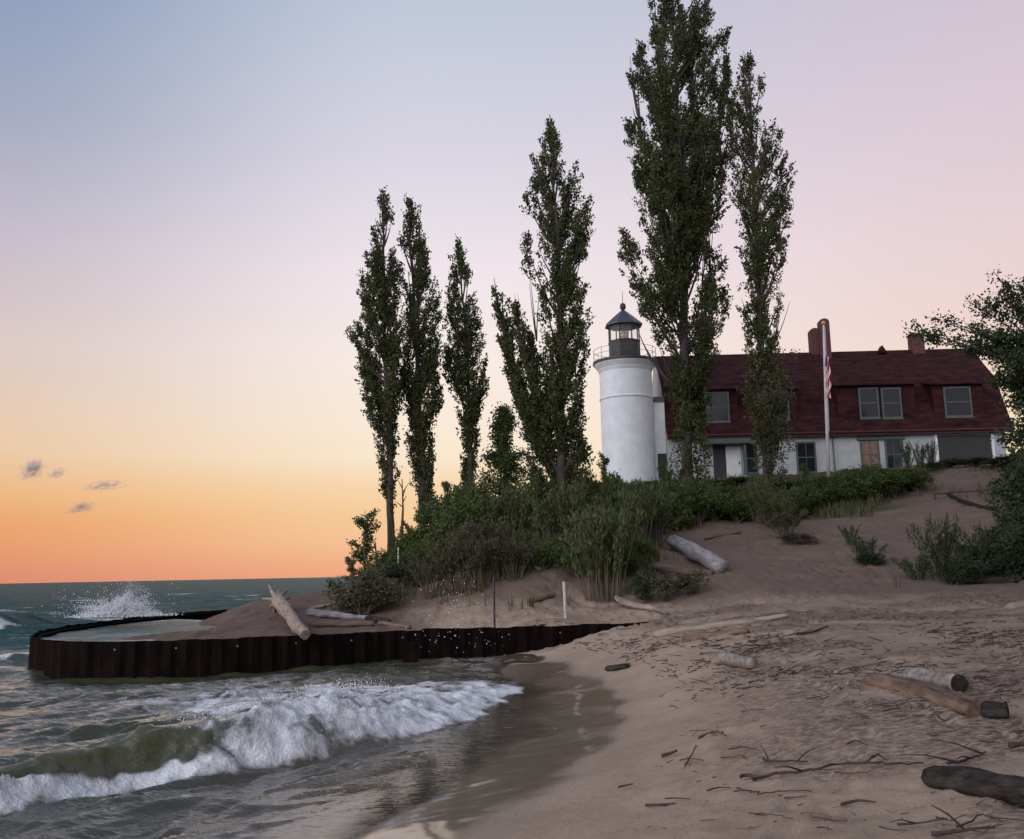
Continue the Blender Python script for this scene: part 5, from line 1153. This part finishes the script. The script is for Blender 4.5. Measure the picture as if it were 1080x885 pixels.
def flagpole():
    Y = 57.0; b = spot(878, Y); top = at(868.5, 343, Y) - b
    t = thing('flagpole', 'tall white flagpole with a gold ball in front of the house', 'flagpole', b)
    o = MB(); o.tube([(0, 0, -.3), tuple(top * .5), tuple(top)], [.11, .095, .06], 12); o.build('pole', M['pole'], t, True)
    o = MB(); o.lathe([(.001, .0), (.10, .06), (.13, .14), (.10, .22), (.001, .28)], tuple(top), 12); o.build('ball', M['lens'], t, True)
    o = MB(); o.tube([tuple(top * .98 + [.07, -.1, 0]), tuple(top * .3 + [.09, -.12, 0])], .012, 4); o.build('halyard', M['pole'], t)
    # limp flag
    za, zb = at(870, 374, Y) - b, at(870, 416, Y) - b; n, m = 40, 26; v = []
    for j in range(n + 1):
        f = j / n; z = za[2] * (1 - f) + zb[2] * f; c = top * (z / top[2])
        for i in range(m + 1):
            s = i / m; wdt = .52 * (.55 + .45 * math.sin(f * 2.6 + .3)) ; fold = math.sin(s * 13 + f * 4.0) * .10 * (.25 + s); v.append((c[0] - .04 + .09 + (s * wdt - .15) * (.55) + .03 * math.sin(f * 17 + s * 3), c[1] - .22 + fold, z - s * .35 - .05 * math.sin(s * 7 + f * 5)))
    f = []
    for j in range(n):
        for i in range(m): a = j * (m + 1) + i; f.append((a, a + 1, a + m + 2, a + m + 1))
    mt = bpy.data.materials.new('flag_cloth'); mt.use_nodes = True; N = mt.node_tree.nodes; L = mt.node_tree.links; p = N['Principled BSDF']; p.inputs['Roughness'].default_value = .9
    aj = N.new('ShaderNodeAttribute'); aj.attribute_name = 'stripe'; ac = N.new('ShaderNodeAttribute'); ac.attribute_name = 'canton'
    md = N.new('ShaderNodeMath'); md.operation = 'PINGPONG'; md.inputs[1].default_value = 1.0; L.new(aj.outputs['Fac'], md.inputs[0]); gt = N.new('ShaderNodeMath'); gt.operation = 'GREATER_THAN'; gt.inputs[1].default_value = .5; L.new(md.outputs[0], gt.inputs[0])
    mx = N.new('ShaderNodeMix'); mx.data_type = 'RGBA'; mx.inputs[6].default_value = (.45, .04, .07, 1); mx.inputs[7].default_value = (.7, .66, .66, 1); L.new(gt.outputs[0], mx.inputs[0])
    m2 = N.new('ShaderNodeMix'); m2.data_type = 'RGBA'; m2.inputs[7].default_value = (.03, .035, .12, 1); L.new(ac.outputs['Fac'], m2.inputs[0]); L.new(mx.outputs[2], m2.inputs[6]); L.new(m2.outputs[2], p.inputs['Base Color'])
    jj = np.repeat(np.arange(n + 1) / n, m + 1); ii = np.tile(np.arange(m + 1) / m, n + 1)
    # limp cloth: the stripes hang steeply, the blue corner folds inwards at the top left
    me = newmesh('flag', v, np.array(f), mt, True, {'stripe': ii * 6.5 + jj * 7, 'canton': ((jj < .3) & (ii < .35)).astype(float)})
    fo = obj('flag', me); fo.location = tuple(float(q) for q in b); so = fo.modifiers.new('thickness', 'SOLIDIFY'); so.thickness = .01; tag(fo, 'limp red and white striped flag hanging on the flagpole', 'flag')
flagpole()
def deck_fence():
    Y = 60.0; a, b = at(742, 505, Y), at(792, 503, Y); base = spot(765, Y); base[2] = min(base[2], a[2] - .9); t = thing('board_fence', 'low grey board fence by the entrance of the house', 'fence', base)
    n = 8
    for k in range(3):
        o = MB(); z0 = a[2] - base[2] - .32 * (k + 1); o.box(a[0] - base[0], b[0] - base[0], -.02, .02, z0, z0 + .28); o.build('board', M['grey_wood'], t)
    for k in range(4):
        x = a[0] - base[0] + (b[0] - a[0]) * k / 3; o = MB(); o.box(x - .06, x + .06, .022, .14, -.4, a[2] - base[2] + .06); o.build('post', M['grey_wood'], t)
    h = at(785, 502, Y - .4) - base; e = at(797, 510, Y - .4) - base; o = MB(); o.tube(bez(h, (h + e) / 2 + np.array([.15, 0, .25]), e, 8), .05, 8); o.build('handrail', M['post_white'], t)
deck_fence()
def bench():
    Y = 58.6; c = at(835, 514, Y); base = np.array([c[0], Y, gz(c[0], Y)]); t = thing('garden_bench', 'small dark arched back bench against the white house wall', 'bench', base)
    top = at(835, 504, Y)[2] - base[2]; w = .5
    o = MB(); pts = [(-w + 2 * w * k / 12, .12, top - .28 * (abs(k - 6) / 6) ** 2.2) for k in range(13)]; o.tube(pts, .04, 6)
    for k in range(1, 12, 2): o.tube([pts[k], (pts[k][0], .1, top - .5)], .018, 5)
    o.build('backrest', M['iron'], t)
    o = MB(); o.box(-w, w, -.35, .12, top - .56, top - .50); o.build('seat', M['iron'], t)
    for x in (-w + .05, w - .05):
        for y in (-.3, .1): o = MB(); o.box(x - .03, x + .03, y - .03, y + .03, -.1, top - .563); o.build('leg', M['iron'], t)
bench()

# ------------------------------------------------------------------ splash and spray (stuff)
M['spray'] = mat_base('spray_white', (.72, .74, .76), .7, .1, 5)
def droplets(name, label, C, rad, seed):
    g = np.random.default_rng(seed); n = len(C); o = np.array([(1, 0, 0), (-1, 0, 0), (0, 1, 0), (0, -1, 0), (0, 0, 1.2), (0, 0, -1.2)], float)
    q = np.array([(0, 2, 4), (2, 1, 4), (1, 3, 4), (3, 0, 4), (2, 0, 5), (1, 2, 5), (3, 1, 5), (0, 3, 5)])
    v = (C[:, None] + o[None] * rad[:, None, None] * g.uniform(.6, 1.4, (n, 6, 1))).reshape(-1, 3); f = (np.arange(n)[:, None, None] * 6 + q[None]).reshape(-1, 3)
    tag(obj(name, newmesh(name, v, f, M['spray'], True)), label, 'spray', kind='stuff')
def build_spray():
    g = np.random.default_rng(5)
    # burst over the back of the groyne
    c0 = at(132, 646, 37.5); n = 15000; th = g.normal(0, .75, n); h = np.abs(g.normal(0, 1, n)) ** 1.2
    ext = np.interp(th, [-2.2, -1.0, -.2, .3, .8, 1.3], [.28, .45, .55, .62, .5, .1]); x = c0[0] + th * .85 - .15; ext = ext * (.75 + .55 * np.abs(vn(th * 3.1, h * 0 + 2.5, seed=7)) + .35 * vn(th * 9, h * 1.5, seed=8)); x = x + .22 * h * vn(th * 4, h * 1.2, seed=9); z = c0[2] - .15 + np.clip(h, 0, 2.2) * ext * .85; y = c0[1] + g.normal(0, .35, n)
    C = np.c_[x, y, z]; r = g.uniform(.006, .022, n) * np.clip(1.5 - h * .5, .3, 1.5)
    # thin far flung drops
    m = 420; C2 = np.c_[c0[0] + g.normal(-.7, 1.0, m), c0[1] + g.normal(0, .5, m), c0[2] + np.abs(g.normal(0, .5, m))]; r2 = g.uniform(.008, .022, m)
    droplets('wave_splash', 'white burst of spray over the far side of the seawall', np.r_[C, C2], np.r_[r, r2], 1)
    # drops thrown up in front of the bushes
    n = 140; px = g.choice([448, 462, 472, 480, 497, 512], n) + g.normal(0, 9, n); k = g.uniform(0, 1, n); py = 690 - 85 * k ** 1.1 * np.exp(-((px - 475) / 60) ** 2) - g.uniform(0, 12, n); C = np.array([at(a, b, y) for a, b, y in zip(px, py, g.uniform(25.2, 26.2, n))]); C = C[C[:, 2] > .1]
    droplets('wave_spray', 'white drops of spray flying above the seawall in front of bushes', C, g.uniform(.005, .016, len(C)) * np.where(g.uniform(0, 1, len(C)) < .15, 1.5, 1), 2)
    # drops torn off the lip and toe of the breaker
    n = 5200; i = g.uniform(0, len(toe) - 1.001, n); i0 = i.astype(int); p = toe[i0] + (toe[i0 + 1] - toe[i0]) * (i - i0)[:, None]; u = toe_u[i0] + (toe_u[i0 + 1] - toe_u[i0]) * (i - i0)
    Hh = np.interp(u, [-140, 0, 240, 320, 400, 450, 500, 560], [.35, .40, .58, .70, .72, .62, .38, .1]); back = g.uniform(.05, 1.0, n) ** .8 * np.interp(u, [0, 350, 450, 520], [.8, 1.0, 1.7, 2.4]); z = Hh * np.sin(np.clip(back / 1.0, 0, 1) * 1.57) + np.abs(g.normal(0, .055, n)) + .02
    keep = (u > 225) & (u < 470) & (back > .25); C = np.c_[p[:, 0] - .8 * back + g.normal(0, .05, n), p[:, 1] + .6 * back + g.normal(0, .05, n), z][keep]
    droplets('breaker_spray', 'flecks of white foam thrown up along the breaking wave', C, g.uniform(.003, .011, len(C)), 3)
build_spray()

# ------------------------------------------------------------------ clouds
def cloud(label, px, py, wpx, hpx, tilt, seed):
    Y = 1500.0; c = at(px, py, Y); hw, hh = wpx * Y / F / 2, hpx * Y / F / 2
    bm = bmesh.new(); bmesh.ops.create_icosphere(bm, subdivisions=3, radius=1.0); me = bpy.data.meshes.new('cloud'); bm.to_mesh(me); bm.free()
    m = bpy.data.materials.new('cloud_vapour'); m.use_nodes = True; nt = m.node_tree; N = nt.nodes; L = nt.links; N.remove(N['Principled BSDF'])
    v = N.new('ShaderNodeVolumePrincipled'); v.inputs['Color'].default_value = (.82, .72, .76, 1); v.inputs['Anisotropy'].default_value = .1
    tc = N.new('ShaderNodeTexCoord'); mp = N.new('ShaderNodeMapping'); mp.inputs['Location'].default_value = (seed * 3.7, seed, 0); mp.inputs['Scale'].default_value = (1.0 * wpx / hpx * .55, 1, 1.1); L.new(tc.outputs['Object'], mp.inputs[0])
    no = N.new('ShaderNodeTexNoise'); no.inputs['Scale'].default_value = 2.2; no.inputs['Detail'].default_value = 4; no.inputs['Roughness'].default_value = .6; L.new(mp.outputs[0], no.inputs[0])
    ln = N.new('ShaderNodeVectorMath'); ln.operation = 'LENGTH'; L.new(tc.outputs['Object'], ln.inputs[0])
    a = N.new('ShaderNodeMath'); a.operation = 'SUBTRACT'; L.new(no.outputs[0], a.inputs[0]); q = N.new('ShaderNodeMath'); q.operation = 'MULTIPLY_ADD'; L.new(ln.outputs['Value'], q.inputs[0]); q.inputs[1].default_value = .30; q.inputs[2].default_value = .30; L.new(q.outputs[0], a.inputs[1])
    b = N.new('ShaderNodeMath'); b.operation = 'MULTIPLY'; b.use_clamp = False; L.new(a.outputs[0], b.inputs[0]); b.inputs[1].default_value = .55; mx = N.new('ShaderNodeMath'); mx.operation = 'MAXIMUM'; L.new(b.outputs[0], mx.inputs[0]); mx.inputs[1].default_value = 0; L.new(mx.outputs[0], v.inputs['Density'])
    L.new(v.outputs[0], N['Material Output'].inputs['Volume']); me.materials.append(m)
    o = obj('cloud', me); o.location = tuple(c); o.scale = (hw, hh * 1.1, hh); o.rotation_euler = (0, R(-tilt), 0); tag(o, label, 'cloud')
cloud('highest wispy purple grey cloud, leftmost over the lake', 34, 495, 36, 26, 38, 1)
cloud('small pale cloud patch right beside the leftmost cloud', 61, 499, 26, 13, 18, 2)
cloud('long thin purple cloud streak, rightmost over the lake', 111, 512, 62, 14, 5, 3)
cloud('lowest and darkest little purple cloud over the lake', 86, 535, 38, 17, 16, 4)
